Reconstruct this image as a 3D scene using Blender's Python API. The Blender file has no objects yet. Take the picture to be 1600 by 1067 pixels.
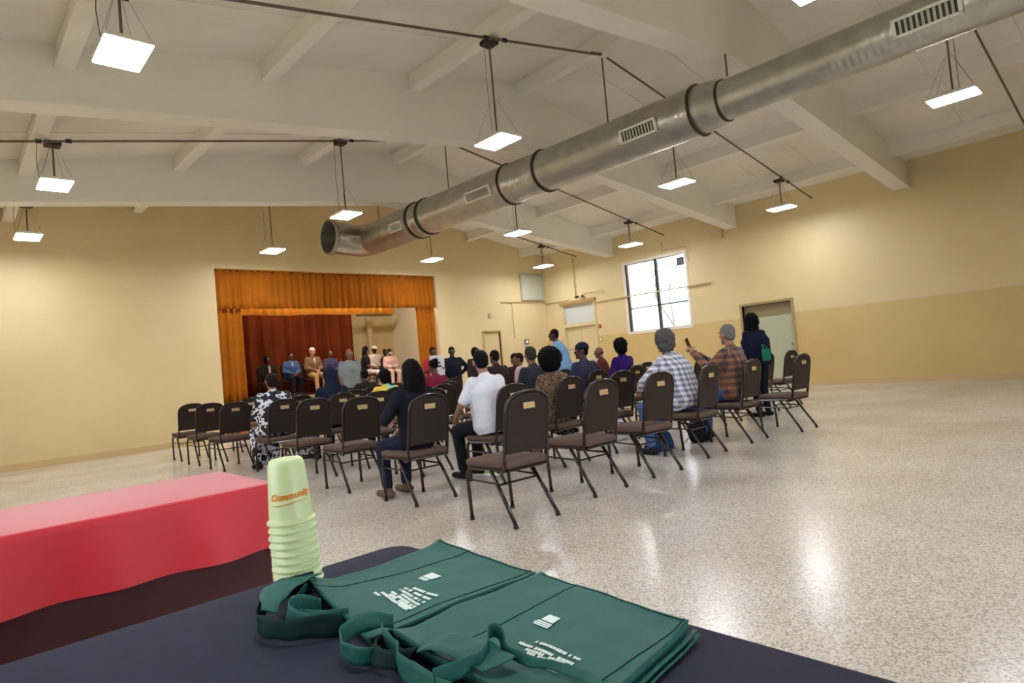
import bpy, bmesh, math, random
from mathutils import Vector as V, Matrix, noise
random.seed(7)
S = bpy.context.scene
COL = S.collection
R = math.radians

# ------------------------------------------------------------------ camera
CAMH = 1.13
def cam_axes(yaw, pitch, roll):
    cy, sy, cp, sp = math.cos(yaw), math.sin(yaw), math.cos(pitch), math.sin(pitch)
    f = V((sy*cp, cy*cp, sp)); r0 = V((cy, -sy, 0)); u0 = r0.cross(f)
    return (math.cos(roll)*r0 + math.sin(roll)*u0), (-math.sin(roll)*r0 + math.cos(roll)*u0), f
cr, cu, cf = cam_axes(R(42.818), R(1.972), R(-5.094))
cd = bpy.data.cameras.new('camera'); cam = bpy.data.objects.new('camera', cd); COL.objects.link(cam)
cd.sensor_width = 36; cd.lens = 977.17/1600*36; cd.clip_start = 0.05; cd.clip_end = 300
M = Matrix.Identity(4)
for i in range(3):
    M[i][0] = cr[i]; M[i][1] = cu[i]; M[i][2] = -cf[i]
M.translation = (0, 0, CAMH)
cam.matrix_world = M
S.camera = cam
# ------------------------------------------------------------------ world, exposure, light levels
S.view_settings.view_transform = 'Standard'
S.view_settings.look = 'None'
S.view_settings.gamma = 1
S.view_settings.use_curve_mapping = False
S.view_settings.exposure = 0.28
LAMP = 68.0          # emission of the lamp diffusers
SKY = 4.6
w = bpy.data.worlds.new('sky'); S.world = w; w.use_nodes = True
wn = w.node_tree.nodes; wl = w.node_tree.links
bg = wn['Background']; bg.inputs[1].default_value = SKY
tc = wn.new('ShaderNodeTexCoord'); nz = wn.new('ShaderNodeTexNoise'); nz.inputs['Scale'].default_value = 1.5
rp = wn.new('ShaderNodeValToRGB'); rp.color_ramp.elements[0].position = .35; rp.color_ramp.elements[1].position = .7
rp.color_ramp.elements[0].color = (.78, .86, 1, 1); rp.color_ramp.elements[1].color = (.97, .99, 1, 1)
wl.new(tc.outputs['Generated'], nz.inputs['Vector']); wl.new(nz.outputs['Fac'], rp.inputs['Fac']); wl.new(rp.outputs['Color'], bg.inputs[0])

# ------------------------------------------------------------------ materials
def srgb(c):
    return tuple(((x/255)/12.92 if x/255 <= .04045 else ((x/255+.055)/1.055)**2.4) for x in c)
MATS = {}
def mat(name, rgb, rough=.6, metal=0, var=0, scale=5, bump=0, bscale=60, rgb2=None, spec=None, sheen=0, coat=0, emis=0, trans=0, alpha=None, sss=0):
    m = bpy.data.materials.new(name); m.use_nodes = True; MATS[name] = m
    n = m.node_tree.nodes; l = m.node_tree.links; b = n['Principled BSDF']
    c = srgb(rgb)
    b.inputs['Base Color'].default_value = (*c, 1); b.inputs['Roughness'].default_value = rough; b.inputs['Metallic'].default_value = metal
    if spec is not None: b.inputs['Specular IOR Level'].default_value = spec
    if sheen: b.inputs['Sheen Weight'].default_value = sheen
    if coat: b.inputs['Coat Weight'].default_value = coat; b.inputs['Coat Roughness'].default_value = .1
    if trans: b.inputs['Transmission Weight'].default_value = trans
    if sss:
        b.inputs['Subsurface Weight'].default_value = sss; b.inputs['Subsurface Radius'].default_value = (.02, .02, .01)
    if emis: b.inputs['Emission Color'].default_value = (*c, 1); b.inputs['Emission Strength'].default_value = emis
    t = n.new('ShaderNodeTexCoord')
    if var or rgb2:
        z = n.new('ShaderNodeTexNoise'); z.inputs['Scale'].default_value = scale; z.inputs['Detail'].default_value = 5
        l.new(t.outputs['Object'], z.inputs['Vector'])
        r = n.new('ShaderNodeValToRGB'); r.color_ramp.elements[0].position = .35; r.color_ramp.elements[1].position = .65
        c2 = srgb(rgb2) if rgb2 else tuple(x*(1-var) for x in c)
        r.color_ramp.elements[0].color = (*c2, 1); r.color_ramp.elements[1].color = (*c, 1)
        l.new(z.outputs['Fac'], r.inputs['Fac']); l.new(r.outputs['Color'], b.inputs['Base Color'])
    if bump:
        z = n.new('ShaderNodeTexNoise'); z.inputs['Scale'].default_value = bscale; z.inputs['Detail'].default_value = 4
        l.new(t.outputs['Object'], z.inputs['Vector'])
        bp = n.new('ShaderNodeBump'); bp.inputs['Strength'].default_value = bump; bp.inputs['Distance'].default_value = .01
        l.new(z.outputs['Fac'], bp.inputs['Height']); l.new(bp.outputs['Normal'], b.inputs['Normal'])
    return m

# painted block walls: cream above, yellower below
def wall_mat():
    m = mat('wall paint', (226, 206, 168), .5)
    n = m.node_tree.nodes; l = m.node_tree.links; b = n['Principled BSDF']
    g = n.new('ShaderNodeNewGeometry'); s = n.new('ShaderNodeSeparateXYZ'); l.new(g.outputs['Position'], s.inputs[0])
    mr = n.new('ShaderNodeMapRange'); mr.inputs['From Min'].default_value = 1.72; mr.inputs['From Max'].default_value = 1.76
    l.new(s.outputs['Z'], mr.inputs['Value'])
    sx = n.new('ShaderNodeMath'); sx.operation = 'LESS_THAN'; sx.inputs[1].default_value = 14.9; l.new(s.outputs['X'], sx.inputs[0])
    mx0 = n.new('ShaderNodeMath'); mx0.operation = 'MAXIMUM'; l.new(mr.outputs[0], mx0.inputs[0]); l.new(sx.outputs[0], mx0.inputs[1])
    mx = n.new('ShaderNodeMix'); mx.data_type = 'RGBA'
    mx.inputs[6].default_value = (*srgb((212, 184, 124)), 1); mx.inputs[7].default_value = (*srgb((222, 202, 156)), 1)
    l.new(mx0.outputs[0], mx.inputs[0])
    z = n.new('ShaderNodeTexNoise'); z.inputs['Scale'].default_value = .7; z.inputs['Detail'].default_value = 6
    l.new(g.outputs['Position'], z.inputs['Vector'])
    m2 = n.new('ShaderNodeMix'); m2.data_type = 'RGBA'; m2.blend_type = 'MULTIPLY'
    rr = n.new('ShaderNodeValToRGB'); rr.color_ramp.elements[0].color = (.93, .91, .86, 1); rr.color_ramp.elements[1].color = (1, 1, 1, 1)
    rr.color_ramp.elements[0].position = .3; rr.color_ramp.elements[1].position = .6
    l.new(z.outputs['Fac'], rr.inputs[0]); m2.inputs[0].default_value = 1
    l.new(mx.outputs[2], m2.inputs[6]); l.new(rr.outputs[0], m2.inputs[7]); l.new(m2.outputs[2], b.inputs['Base Color'])
    # block joints as faint relief
    cb = n.new('ShaderNodeCombineXYZ'); ad = n.new('ShaderNodeMath'); ad.operation = 'ADD'
    l.new(s.outputs['X'], ad.inputs[0]); l.new(s.outputs['Y'], ad.inputs[1]); l.new(ad.outputs[0], cb.inputs[0]); l.new(s.outputs['Z'], cb.inputs[1])
    br = n.new('ShaderNodeTexBrick'); br.inputs['Scale'].default_value = 1; br.inputs['Brick Width'].default_value = .4; br.inputs['Row Height'].default_value = .2
    br.inputs['Mortar Size'].default_value = .006; br.inputs['Color1'].default_value = (1, 1, 1, 1); br.inputs['Color2'].default_value = (1, 1, 1, 1); br.inputs['Mortar'].default_value = (0, 0, 0, 1)
    l.new(cb.outputs[0], br.inputs['Vector'])
    bp = n.new('ShaderNodeBump'); bp.inputs['Strength'].default_value = .25; bp.inputs['Distance'].default_value = .004
    l.new(br.outputs['Color'], bp.inputs['Height']); l.new(bp.outputs['Normal'], b.inputs['Normal'])
    return m
WALL = wall_mat()
CEIL = mat('ceiling paint', (246, 241, 232), .85, var=.08, scale=1.2, bump=.2, bscale=8)
BEAM = mat('beam paint', (247, 243, 235), .6, var=.05, scale=.8)
PIPE_P = mat('painted pipe', (205, 178, 128), .5)
STEEL = mat('conduit steel', (120, 108, 92), .45, .6)
DARKSTEEL = mat('dark fitting', (55, 48, 42), .5, .4)
WHITE = mat('white enamel', (238, 236, 228), .4)
DOORP = mat('door paint', (214, 196, 150), .45)
DOORG = mat('pale grey green door', (176, 180, 150), .5)
GOLD = mat('gold drape', (176, 100, 10), .8, var=.15, scale=3, spec=.2)
GOLD2 = mat('bright gold border drape', (248, 192, 70), .7)
RUST = mat('rust red backdrop drape', (112, 46, 14), .85, var=.3, scale=1.5, spec=.15)
STAGEW = mat('stage front wood', (176, 104, 36), .5, var=.3, scale=4)
STAGEF = mat('stage floor boards', (120, 88, 60), .5)
BACKW = mat('backstage plaster', (206, 190, 148), .7, var=.1, scale=1)
ALU = mat('window aluminium', (200, 200, 196), .4, .5)
BLACKF = mat('dark window frame', (32, 30, 30), .5)
SILL = mat('white window reveal', (235, 228, 214), .6)
CF = mat('chair frame enamel', (38, 27, 22), .24, .4, coat=.4)
CB = mat('chair back vinyl', (44, 32, 25), .5, bump=.1, bscale=300, spec=.3)
CSEAT = mat('chair seat fabric', (98, 80, 70), .85, var=.15, scale=60, bump=.2, bscale=400, spec=.2)
PLATE = mat('brass label plate', (196, 168, 118), .4, .3)
GLIDE = mat('black rubber', (20, 19, 19), .7)
NAVYCLOTH = mat('dark navy tablecloth', (46, 47, 66), .8, var=.1, scale=30, bump=.05, bscale=300, spec=.2)
REDCLOTH = mat('red tablecloth', (190, 18, 40), .55, sheen=.3)
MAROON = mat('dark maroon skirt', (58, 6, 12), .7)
BAG = mat('green non-woven fabric', (34, 100, 94), .55, var=.12, scale=14, bump=.25, bscale=700, spec=.3)
BAGD = mat('dark green seams and painted shade', (14, 48, 44), .7, spec=.2)  # seam colour; on the mouth gussets it paints in shade
INK = mat('white print', (226, 244, 238), .5)
CUP = mat('pale yellow green plastic', (214, 234, 180), .3, sss=.3)
ORANGEP = mat('orange print', (236, 140, 30), .4)
YELLOWP = mat('yellow print', (240, 196, 70), .4)
PAPER = mat('white paper', (236, 236, 240), .7)
GREENP = mat('lime green print', (150, 200, 60), .6)
GREYP = mat('pale grey panel', (190, 192, 176), .6)
BLUEP = mat('blue placard', (60, 80, 150), .5)
REDP = mat('red alarm', (170, 50, 30), .4)
BLACKP = mat('black plastic', (24, 22, 22), .4)
LAMPM = mat('lamp diffuser', (250, 252, 255), .5, emis=LAMP)
RUBBLE = mat('lawn', (120, 128, 90), .9)
SIDING = mat('pale neighbour siding', (206, 214, 222), .7)
BARK = mat('grey bark', (150, 144, 132), .9)

def floor_mat():
    m = mat('terrazzo', (190, 178, 160), .16, spec=.5)
    n = m.node_tree.nodes; l = m.node_tree.links; b = n['Principled BSDF']
    t = n.new('ShaderNodeTexCoord')
    v = n.new('ShaderNodeTexVoronoi'); v.inputs['Scale'].default_value = 130; l.new(t.outputs['Object'], v.inputs['Vector'])
    r = n.new('ShaderNodeValToRGB'); e = r.color_ramp.elements
    sp = n.new('ShaderNodeSeparateColor'); l.new(v.outputs['Color'], sp.inputs[0]); l.new(sp.outputs[0], r.inputs[0])
    r.color_ramp.interpolation = 'CONSTANT'
    e[0].color = (*srgb((172, 163, 151)), 1); e[0].position = 0
    e[1].color = (*srgb((208, 200, 188)), 1); e[1].position = .22
    q = e.new(.6); q.color = (*srgb((222, 216, 206)), 1)
    q = e.new(.88); q.color = (*srgb((188, 174, 160)), 1)
    z = n.new('ShaderNodeTexNoise'); z.inputs['Scale'].default_value = .9; z.inputs['Detail'].default_value = 6; l.new(t.outputs['Object'], z.inputs['Vector'])
    r2 = n.new('ShaderNodeValToRGB'); r2.color_ramp.elements[0].color = (.9, .88, .86, 1); r2.color_ramp.elements[1].color = (1, 1, 1, 1)
    r2.color_ramp.elements[0].position = .35; r2.color_ramp.elements[1].position = .6
    l.new(z.outputs[0], r2.inputs[0])
    mx = n.new('ShaderNodeMix'); mx.data_type = 'RGBA'; mx.blend_type = 'MULTIPLY'; mx.inputs[0].default_value = 1
    l.new(r.outputs[0], mx.inputs[6]); l.new(r2.outputs[0], mx.inputs[7]); l.new(mx.outputs[2], b.inputs['Base Color'])
    mr = n.new('ShaderNodeMapRange'); mr.inputs['To Min'].default_value = .14; mr.inputs['To Max'].default_value = .3
    l.new(z.outputs[0], mr.inputs[0]); l.new(mr.outputs[0], b.inputs['Roughness'])
    return m
FLOOR = floor_mat()

def duct_mat():
    m = mat('galvanised steel', (170, 170, 162), .3, .85)
    n = m.node_tree.nodes; l = m.node_tree.links; b = n['Principled BSDF']
    t = n.new('ShaderNodeTexCoord'); wv = n.new('ShaderNodeTexWave'); wv.bands_direction = 'Y'; wv.inputs['Scale'].default_value = 4.2
    wv.inputs['Distortion'].default_value = .4; l.new(t.outputs['Object'], wv.inputs['Vector'])
    bp = n.new('ShaderNodeBump'); bp.inputs['Strength'].default_value = .25; bp.inputs['Distance'].default_value = .01
    l.new(wv.outputs['Fac'], bp.inputs['Height']); l.new(bp.outputs['Normal'], b.inputs['Normal'])
    z = n.new('ShaderNodeTexNoise'); z.inputs['Scale'].default_value = 4; l.new(t.outputs['Object'], z.inputs['Vector'])
    r = n.new('ShaderNodeValToRGB'); r.color_ramp.elements[0].color = (*srgb((156, 154, 144)), 1); r.color_ramp.elements[1].color = (*srgb((206, 206, 200)), 1)
    l.new(z.outputs[0], r.inputs[0]); l.new(r.outputs[0], b.inputs['Base Color'])
    return m
DUCT = duct_mat()
DUCTD = mat('dark duct collar', (72, 68, 58), .45, .7)

def plaid_mat(name, base, dark, light, sc, warm=None):
    m = mat(name, base, .85, sheen=.2)
    n = m.node_tree.nodes; l = m.node_tree.links; b = n['Principled BSDF']
    t = n.new('ShaderNodeTexCoord'); s = n.new('ShaderNodeSeparateXYZ'); l.new(t.outputs['Object'], s.inputs[0])
    def band(o, k, thr):
        a = n.new('ShaderNodeMath'); a.operation = 'MULTIPLY'; a.inputs[1].default_value = k; l.new(o, a.inputs[0])
        c = n.new('ShaderNodeMath'); c.operation = 'SINE'; l.new(a.outputs[0], c.inputs[0])
        d = n.new('ShaderNodeMath'); d.operation = 'GREATER_THAN'; d.inputs[1].default_value = thr; l.new(c.outputs[0], d.inputs[0]); return d.outputs[0]
    bx = band(s.outputs['X'], sc, 0); bz = band(s.outputs['Z'], sc, 0)
    ad = n.new('ShaderNodeMath'); ad.operation = 'ADD'; l.new(bx, ad.inputs[0]); l.new(bz, ad.inputs[1])
    h = n.new('ShaderNodeMath'); h.operation = 'MULTIPLY'; h.inputs[1].default_value = .5; l.new(ad.outputs[0], h.inputs[0])
    r = n.new('ShaderNodeValToRGB'); r.color_ramp.interpolation = 'CONSTANT'; e = r.color_ramp.elements
    e[0].color = (*srgb(light), 1); e[0].position = 0; e[1].color = (*srgb(base), 1); e[1].position = .3; q = e.new(.8); q.color = (*srgb(dark), 1)
    l.new(h.outputs[0], r.inputs[0]); l.new(r.outputs[0], b.inputs['Base Color'])
    return m
PLAIDG = plaid_mat('grey white plaid flannel', (168, 168, 184), (104, 104, 124), (220, 220, 232), 112)
PLAIDO = plaid_mat('rust orange plaid flannel', (100, 66, 54), (60, 48, 56), (140, 92, 62), 78)
def blotch(name, cols, scale, pos):
    m = mat(name, cols[0], .8)
    n = m.node_tree.nodes; l = m.node_tree.links; b = n['Principled BSDF']
    t = n.new('ShaderNodeTexCoord'); z = n.new('ShaderNodeTexNoise'); z.inputs['Scale'].default_value = scale; z.inputs['Detail'].default_value = 2
    l.new(t.outputs['Object'], z.inputs['Vector']); r = n.new('ShaderNodeValToRGB'); r.color_ramp.interpolation = 'CONSTANT'; e = r.color_ramp.elements
    e[0].color = (*srgb(cols[0]), 1); e[0].position = 0; e[1].color = (*srgb(cols[1]), 1); e[1].position = pos[0]
    for c, p in zip(cols[2:], pos[1:]): q = e.new(p); q.color = (*srgb(c), 1)
    l.new(z.outputs[0], r.inputs[0]); l.new(r.outputs[0], b.inputs['Base Color']); return m
LEOPARD = blotch('brown leopard print', [(42, 30, 24), (120, 94, 70), (58, 42, 34), (140, 112, 84)], 34, [.42, .52, .58])
BWPRINT = blotch('black and white print', [(22, 22, 32), (222, 224, 236), (30, 30, 44)], 13, [.5, .62])
YMINT = blotch('yellow and mint print', [(232, 206, 62), (140, 214, 190), (232, 206, 62)], 3.2, [.5, .66])
PEACH = blotch('cream and black patterned cloth', [(226, 200, 186), (60, 50, 50), (226, 200, 186)], 16, [.57, .62])
SKINS = {k: mat('skin ' + k, c, .5, sss=.05) for k, c in dict(dark=(84, 54, 42), deep=(62, 40, 32), brown=(120, 80, 62), mid=(160, 116, 96), pale=(226, 178, 158)).items()}
CM = {}
def cloth(rgb, rough=.85):
    if rgb not in CM: CM[rgb] = mat('cloth %d %d %d' % rgb, rgb, rough, var=.12, scale=8, bump=.3, bscale=12, spec=.15)
    return CM[rgb]
HM = {}
def hairm(rgb):
    if rgb not in HM: HM[rgb] = mat('hair %d %d %d' % rgb, tuple(min(250, int(c*.8)) for c in rgb), .75, var=.3, scale=60, bump=.5, bscale=80, spec=.12)
    return HM[rgb]

# ------------------------------------------------------------------ mesh helpers
def link(o, parent=None):
    COL.objects.link(o)
    if parent is not None: o.parent = parent
    return o
def obj(name, bm, m, parent=None, smooth=False, label=None):
    me = bpy.data.meshes.new(name); bm.normal_update(); bm.to_mesh(me); bm.free()
    if smooth:
        for p in me.polygons: p.use_smooth = True
    for x in (m if isinstance(m, (list, tuple)) else [m]): me.materials.append(x)
    o = bpy.data.objects.new(name, me); link(o, parent)
    if label: o['label'] = label
    return o
def empty(name, loc=(0, 0, 0), rz=0):
    o = bpy.data.objects.new(name, None); o.location = loc; o.rotation_euler = (0, 0, rz); o.empty_display_size = .1; return link(o)
def tag(o, label, cat, group=None):
    o['label'] = label; o['category'] = cat
    if group: o['group'] = group
    return o
def struct(name, bm, m, parent=None, smooth=False):
    o = obj(name, bm, m, parent, smooth)
    if parent is None: o['kind'] = 'structure'
    return o
def NB(): return bmesh.new()
def box(bm, x0, x1, y0, y1, z0, z1, M=None):
    vs = [bm.verts.new(V((x, y, z)) if M is None else M @ V((x, y, z))) for x in (x0, x1) for y in (y0, y1) for z in (z0, z1)]
    for f in ((0, 1, 3, 2), (4, 6, 7, 5), (0, 4, 5, 1), (2, 3, 7, 6), (0, 2, 6, 4), (1, 5, 7, 3)): bm.faces.new([vs[i] for i in f])
    return bm
def bbox(x0, x1, y0, y1, z0, z1, bev=.005, seg=2):
    bm = box(NB(), x0, x1, y0, y1, z0, z1); bmesh.ops.bevel(bm, geom=bm.edges[:], offset=bev, segments=seg, affect='EDGES', profile=.6); return bm
def frame_of(d, side=None):
    d = d.normalized()
    s = side if side is not None else (V((1, 0, 0)) if abs(d.x) < .9 else V((0, 1, 0)))
    s = (s - d*s.dot(d)).normalized(); return s, d.cross(s)
def loft(bm, rings, n=10, closed=True):
    """rings: (centre, a, b, side, up)"""
    R_ = []
    for c, a, b, s, u in rings:
        R_.append([bm.verts.new(c + s*(a*math.cos(2*math.pi*k/n)) + u*(b*math.sin(2*math.pi*k/n))) for k in range(n)])
    for p, q in zip(R_, R_[1:]):
        for k in range(n): bm.faces.new((p[k], p[(k+1) % n], q[(k+1) % n], q[k]))
    if closed:
        bm.faces.new(R_[0][::-1]); bm.faces.new(R_[-1])
    return bm
def tube(bm, pts, r, n=8, closed=True, side=None):
    pts = [V(p) for p in pts]; rings = []; ps = side
    for i, p in enumerate(pts):
        d = (pts[min(i+1, len(pts)-1)] - pts[max(i-1, 0)])
        s, u = frame_of(d, ps); ps = s
        rr = r[i] if isinstance(r, (list, tuple)) else r
        if isinstance(rr, (list, tuple)): a, b = rr
        else: a = b = rr
        rings.append((p, a, b, s, u))
    return loft(bm, rings, n, closed)
def cap(bm, p0, p1, r0, r1, n=10, side=None, fl=1.0):
    p0, p1 = V(p0), V(p1); d = p1-p0; L = d.length; d.normalize(); s, u = frame_of(d, side)
    rg = []
    for t, k in ((-.97, .22), (-.8, .6), (-.45, .89), (0, 1)): rg.append((p0+d*(t*r0), k*r0, k*r0*fl, s, u))
    for t, k in ((0, 1), (.45, .89), (.8, .6), (.97, .22)): rg.append((p0+d*(L+t*r1), k*r1, k*r1*fl, s, u))
    return loft(bm, rg, n)
def ell(bm, c, r, rot=None, us=14, vs=9):
    Mx = Matrix.Translation(V(c)) @ (rot.to_4x4() if rot else Matrix.Identity(4)) @ Matrix.Diagonal((r[0], r[1], r[2], 1))
    bmesh.ops.create_uvsphere(bm, u_segments=us, v_segments=vs, radius=1, matrix=Mx); return bm
def prism(bm, poly, f):
    """poly: 2-D outline; f(u, v, k) -> point for k = 0, 1"""
    a = [bm.verts.new(f(u, v, 0)) for u, v in poly]; b = [bm.verts.new(f(u, v, 1)) for u, v in poly]
    bm.faces.new(a[::-1]); bm.faces.new(b); n = len(poly)
    for i in range(n): bm.faces.new((a[i], a[(i+1) % n], b[(i+1) % n], b[i]))
    bmesh.ops.recalc_face_normals(bm, faces=bm.faces[:]); return bm
def grid_sheet(bm, fn, nu, nv, close=None):
    g = [[bm.verts.new(fn(i/nu, j/nv)) for j in range(nv+1)] for i in range(nu+1)]
    for i in range(nu):
        for j in range(nv): bm.faces.new((g[i][j], g[i+1][j], g[i+1][j+1], g[i][j+1]))
    return g
def copy_tree(o, parent=None):
    c = o.copy(); COL.objects.link(c); c.parent = parent
    for ch in KIDS.get(o.name, []): copy_tree(ch, c)
    return c
KIDS = {}
def note_kids(o):
    for ch in list(COL.objects):
        if ch.parent is o: KIDS.setdefault(o.name, []).append(ch)
def holed_wall(bm, axis, p0, p1, a0, a1, z0, z1, holes):
    us = sorted({a0, a1, *[h[0] for h in holes], *[h[1] for h in holes]}); zs = sorted({z0, z1, *[h[2] for h in holes], *[h[3] for h in holes]})
    for u0, u1 in zip(us, us[1:]):
        for v0, v1 in zip(zs, zs[1:]):
            cu_, cz = (u0+u1)/2, (v0+v1)/2
            if any(h[0] < cu_ < h[1] and h[2] < cz < h[3] for h in holes): continue
            if axis == 'X': box(bm, p0, p1, u0, u1, v0, v1)
            else: box(bm, u0, u1, p0, p1, v0, v1)
    return bm

# ------------------------------------------------------------------ room shell
XL, XR, YB, YF = -1.2, 15.0, -3.2, 14.4
RX = 7.6
def deck(x): return 5.93 - .18*abs(x-RX)
def purl(x): return deck(x) - .25
def beamz(x): return 4.86 - .108*abs(x-RX)
struct('floor', box(NB(), XL-.2, XR+.2, YB-.2, YF+.05, -.1, 0), FLOOR)
WIN = (9.04, 11.09, 1.71, 3.72)
DR = (12.32, 13.62, 0, 2.82)
DR2 = (6.35, 7.58, 0, 2.03)
ROOMWIN_R = (0.2, 2.2, 1.71, 3.72)
struct('wall_right', holed_wall(NB(), 'X', XR, XR+.25, YB-.2, YF+.25, 0, 4.62, [WIN, DR, DR2]), WALL)
struct('wall_left', holed_wall(NB(), 'X', XL-.25, XL, YB-.2, YF+.25, 0, 4.35, [(1.0, 3.2, .9, 2.9), (5.0, 7.2, .9, 2.9)]), WALL)
OPX0, OPX1, OPZ0, OPZ1 = 4.62, 10.58, .0, 3.8
BD = (12.2, 12.86, 0, 2.13)
bm = holed_wall(NB(), 'Y', YF, YF+.25, XL, XR, 0, 4.3, [(OPX0, OPX1, OPZ0, OPZ1), BD])
prism(bm, [(XL, 4.3), (XR, 4.3), (XR, deck(XR)+.05), (RX, deck(RX)+.05), (XL, deck(XL)+.05)], lambda u, v, k: V((u, YF+.25*k, v)))
struct('wall_front', bm, WALL)
bm = holed_wall(NB(), 'Y', YB-.25, YB, XL, XR, 0, 4.3, [(.2, 3.4, .1, 2.9), (4.6, 7.8, .1, 2.9)])
prism(bm, [(XL, 4.3), (XR, 4.3), (XR, deck(XR)+.05), (RX, deck(RX)+.05), (XL, deck(XL)+.05)], lambda u, v, k: V((u, YB-.25*k, v)))
struct('wall_back', bm, WALL)
bm = NB()
prism(bm, [(XL-.25, deck(XL-.25)), (RX, deck(RX)), (XR+.25, deck(XR+.25)), (XR+.25, deck(XR+.25)+.12), (RX, deck(RX)+.12), (XL-.25, deck(XL-.25)+.12)],
      lambda u, v, k: V((u, YB-.25 if k == 0 else YF+.25, v)))
struct('ceiling', bm, CEIL)
beams = [(-.15, .1), (3.7, 3.95), (7.5, 7.75), (11.41, 11.66)]
for y0, y1 in beams:
    bm = NB(); xs = [XL, RX, XR]
    prism(bm, [(XL, beamz(XL)-.0), (RX, beamz(RX)), (XR, beamz(XR)), (XR, deck(XR)), (RX, deck(RX)), (XL, deck(XL))],
          lambda u, v, k: V((u, y0+(y1-y0)*k, v)))
    # wider bottom flange
    prism(bm, [(XL, beamz(XL)-.03), (RX, beamz(RX)-.03), (XR, beamz(XR)-.03), (XR, beamz(XR)+.02), (RX, beamz(RX)+.02), (XL, beamz(XL)+.02)],
          lambda u, v, k: V((u, y0-.03+(y1-y0+.06)*k, v)))
    struct('ceiling_beam', bm, BEAM)
bays = [(YB, -.15), (.1, 3.7), (3.95, 7.5), (7.75, 11.41), (11.66, YF)]
PX = [-.9+.0, 1.1, 3.2, 5.4, 7.6, 9.78, 11.93, 14.05]
for y0, y1 in bays:
    for x in PX:
        bm = NB(); t = purl(x)
        box(bm, x-.06, x+.06, y0, y1, t+.02, deck(x)+.01); box(bm, x-.085, x+.085, y0, y1, t, t+.03)
        struct('ceiling_purlin', bm, BEAM)
# deck panel joints: battens across each bay
bm = NB()
for y0, y1 in bays:
    nj = 3
    for i in range(1, nj):
        y = y0+(y1-y0)*i/nj
        prism(bm, [(XL, deck(XL)-.012), (RX, deck(RX)-.012), (XR, deck(XR)-.012), (XR, deck(XR)), (RX, deck(RX)), (XL, deck(XL))],
              lambda u, v, k: V((u, y-.02+.04*k, v)))
struct('trim_1', bm, CEIL)
# base trim
struct('baseboard_right', holed_wall(NB(), 'X', XR-.02, XR, YB, YF, 0, .12, [(DR[0]-.1, DR[1]+.1, 0, .12), (DR2[0]-.1, DR2[1]+.1, 0, .12)]), PIPE_P)
struct('baseboard_front', holed_wall(NB(), 'Y', YF-.02, YF, XL, XR, 0, .12, [(OPX0, OPX1, 0, .12), (BD[0], BD[1], 0, .12)]), PIPE_P)

# ------------------------------------------------------------------ right wall window
wy0, wy1, wz0, wz1 = WIN
bm = NB(); f = .07
holed_wall(bm, 'X', XR-.015, XR+.12, wy0-.05, wy1+.05, wz0-.05, wz1+.05, [(wy0+.02, wy1-.02, wz0+.02, wz1-.02)])
wf = struct('window_1', bm, SILL)
ym = (wy0+wy1)/2 - .04
bm = NB(); box(bm, XR+.03, XR+.1, ym-.035, ym+.035, wz0, wz1); obj('mullion', bm, BLACKF, wf)
bm = NB(); box(bm, XR+.03, XR+.1, wy1-.07, wy1-.02, wz0, wz1); obj('mullion', bm, BLACKF, wf)
bm = NB(); box(bm, XR+.04, XR+.09, wy0+.02, wy1-.02, wz1-.05, wz1-.02); obj('sash_rail', bm, ALU, wf)
bm = NB(); box(bm, XR+.04, XR+.09, wy0+.02, wy1-.02, 2.38, 2.41); obj('sash_rail', bm, BLACKF, wf)
bm = NB(); box(bm, XR+.04, XR+.09, wy0+.02, wy1-.02, wz0+.0, wz0+.035); obj('sash_rail', bm, ALU, wf)
GL = bpy.data.materials.new('window glass'); GL.use_nodes = True
n_ = GL.node_tree.nodes; l_ = GL.node_tree.links; n_.remove(n_['Principled BSDF'])
tr = n_.new('ShaderNodeBsdfTransparent'); gs = n_.new('ShaderNodeBsdfGlossy'); gs.inputs['Roughness'].default_value = .02; fr = n_.new('ShaderNodeFresnel'); fr.inputs[0].default_value = 1.3
mxs = n_.new('ShaderNodeMixShader'); l_.new(fr.outputs[0], mxs.inputs[0]); l_.new(tr.outputs[0], mxs.inputs[1]); l_.new(gs.outputs[0], mxs.inputs[2]); l_.new(mxs.outputs[0], n_['Material Output'].inputs[0])
for a, b in ((wy0+.02, ym-.035), (ym+.035, wy1-.07)):
    for z0, z1 in ((wz0+.035, 2.38), (2.41, wz1-.05)):
        obj('pane', box(NB(), XR+.06, XR+.066, a, b, z0, z1), GL, wf)
bm = bbox(XR+.045, XR+.058, wy0+.07, wy0+.3, wz1-.34, wz1-.12, .004); obj('vent_fan', bm, mat('grey vent', (70, 74, 84), .5), wf)
# glazing in the unseen walls behind the camera
k = 2
for (ax, p, a0, a1, z0, z1) in (('Y', YB-.12, .2, 3.4, .1, 2.9), ('Y', YB-.12, 4.6, 7.8, .1, 2.9), ('X', XL-.12, 1.0, 3.2, .9, 2.9), ('X', XL-.12, 5.0, 7.2, .9, 2.9)):
    bm = NB(); h = []; nseg = 3; ww = (a1-a0)/nseg
    for i in range(nseg): h.append((a0+i*ww+.04, a0+(i+1)*ww-.04, z0+.05, z1-.05))
    holed_wall(bm, ax, p-.03, p+.03, a0, a1, z0, z1, h); wo = struct('window_%d' % k, bm, ALU); k += 1
    for q in h:
        bm = NB()
        if ax == 'Y': box(bm, q[0], q[1], p-.003, p+.003, q[2], q[3])
        else: box(bm, p-.003, p+.003, q[0], q[1], q[2], q[3])
        obj('pane', bm, GL, wo)
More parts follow.
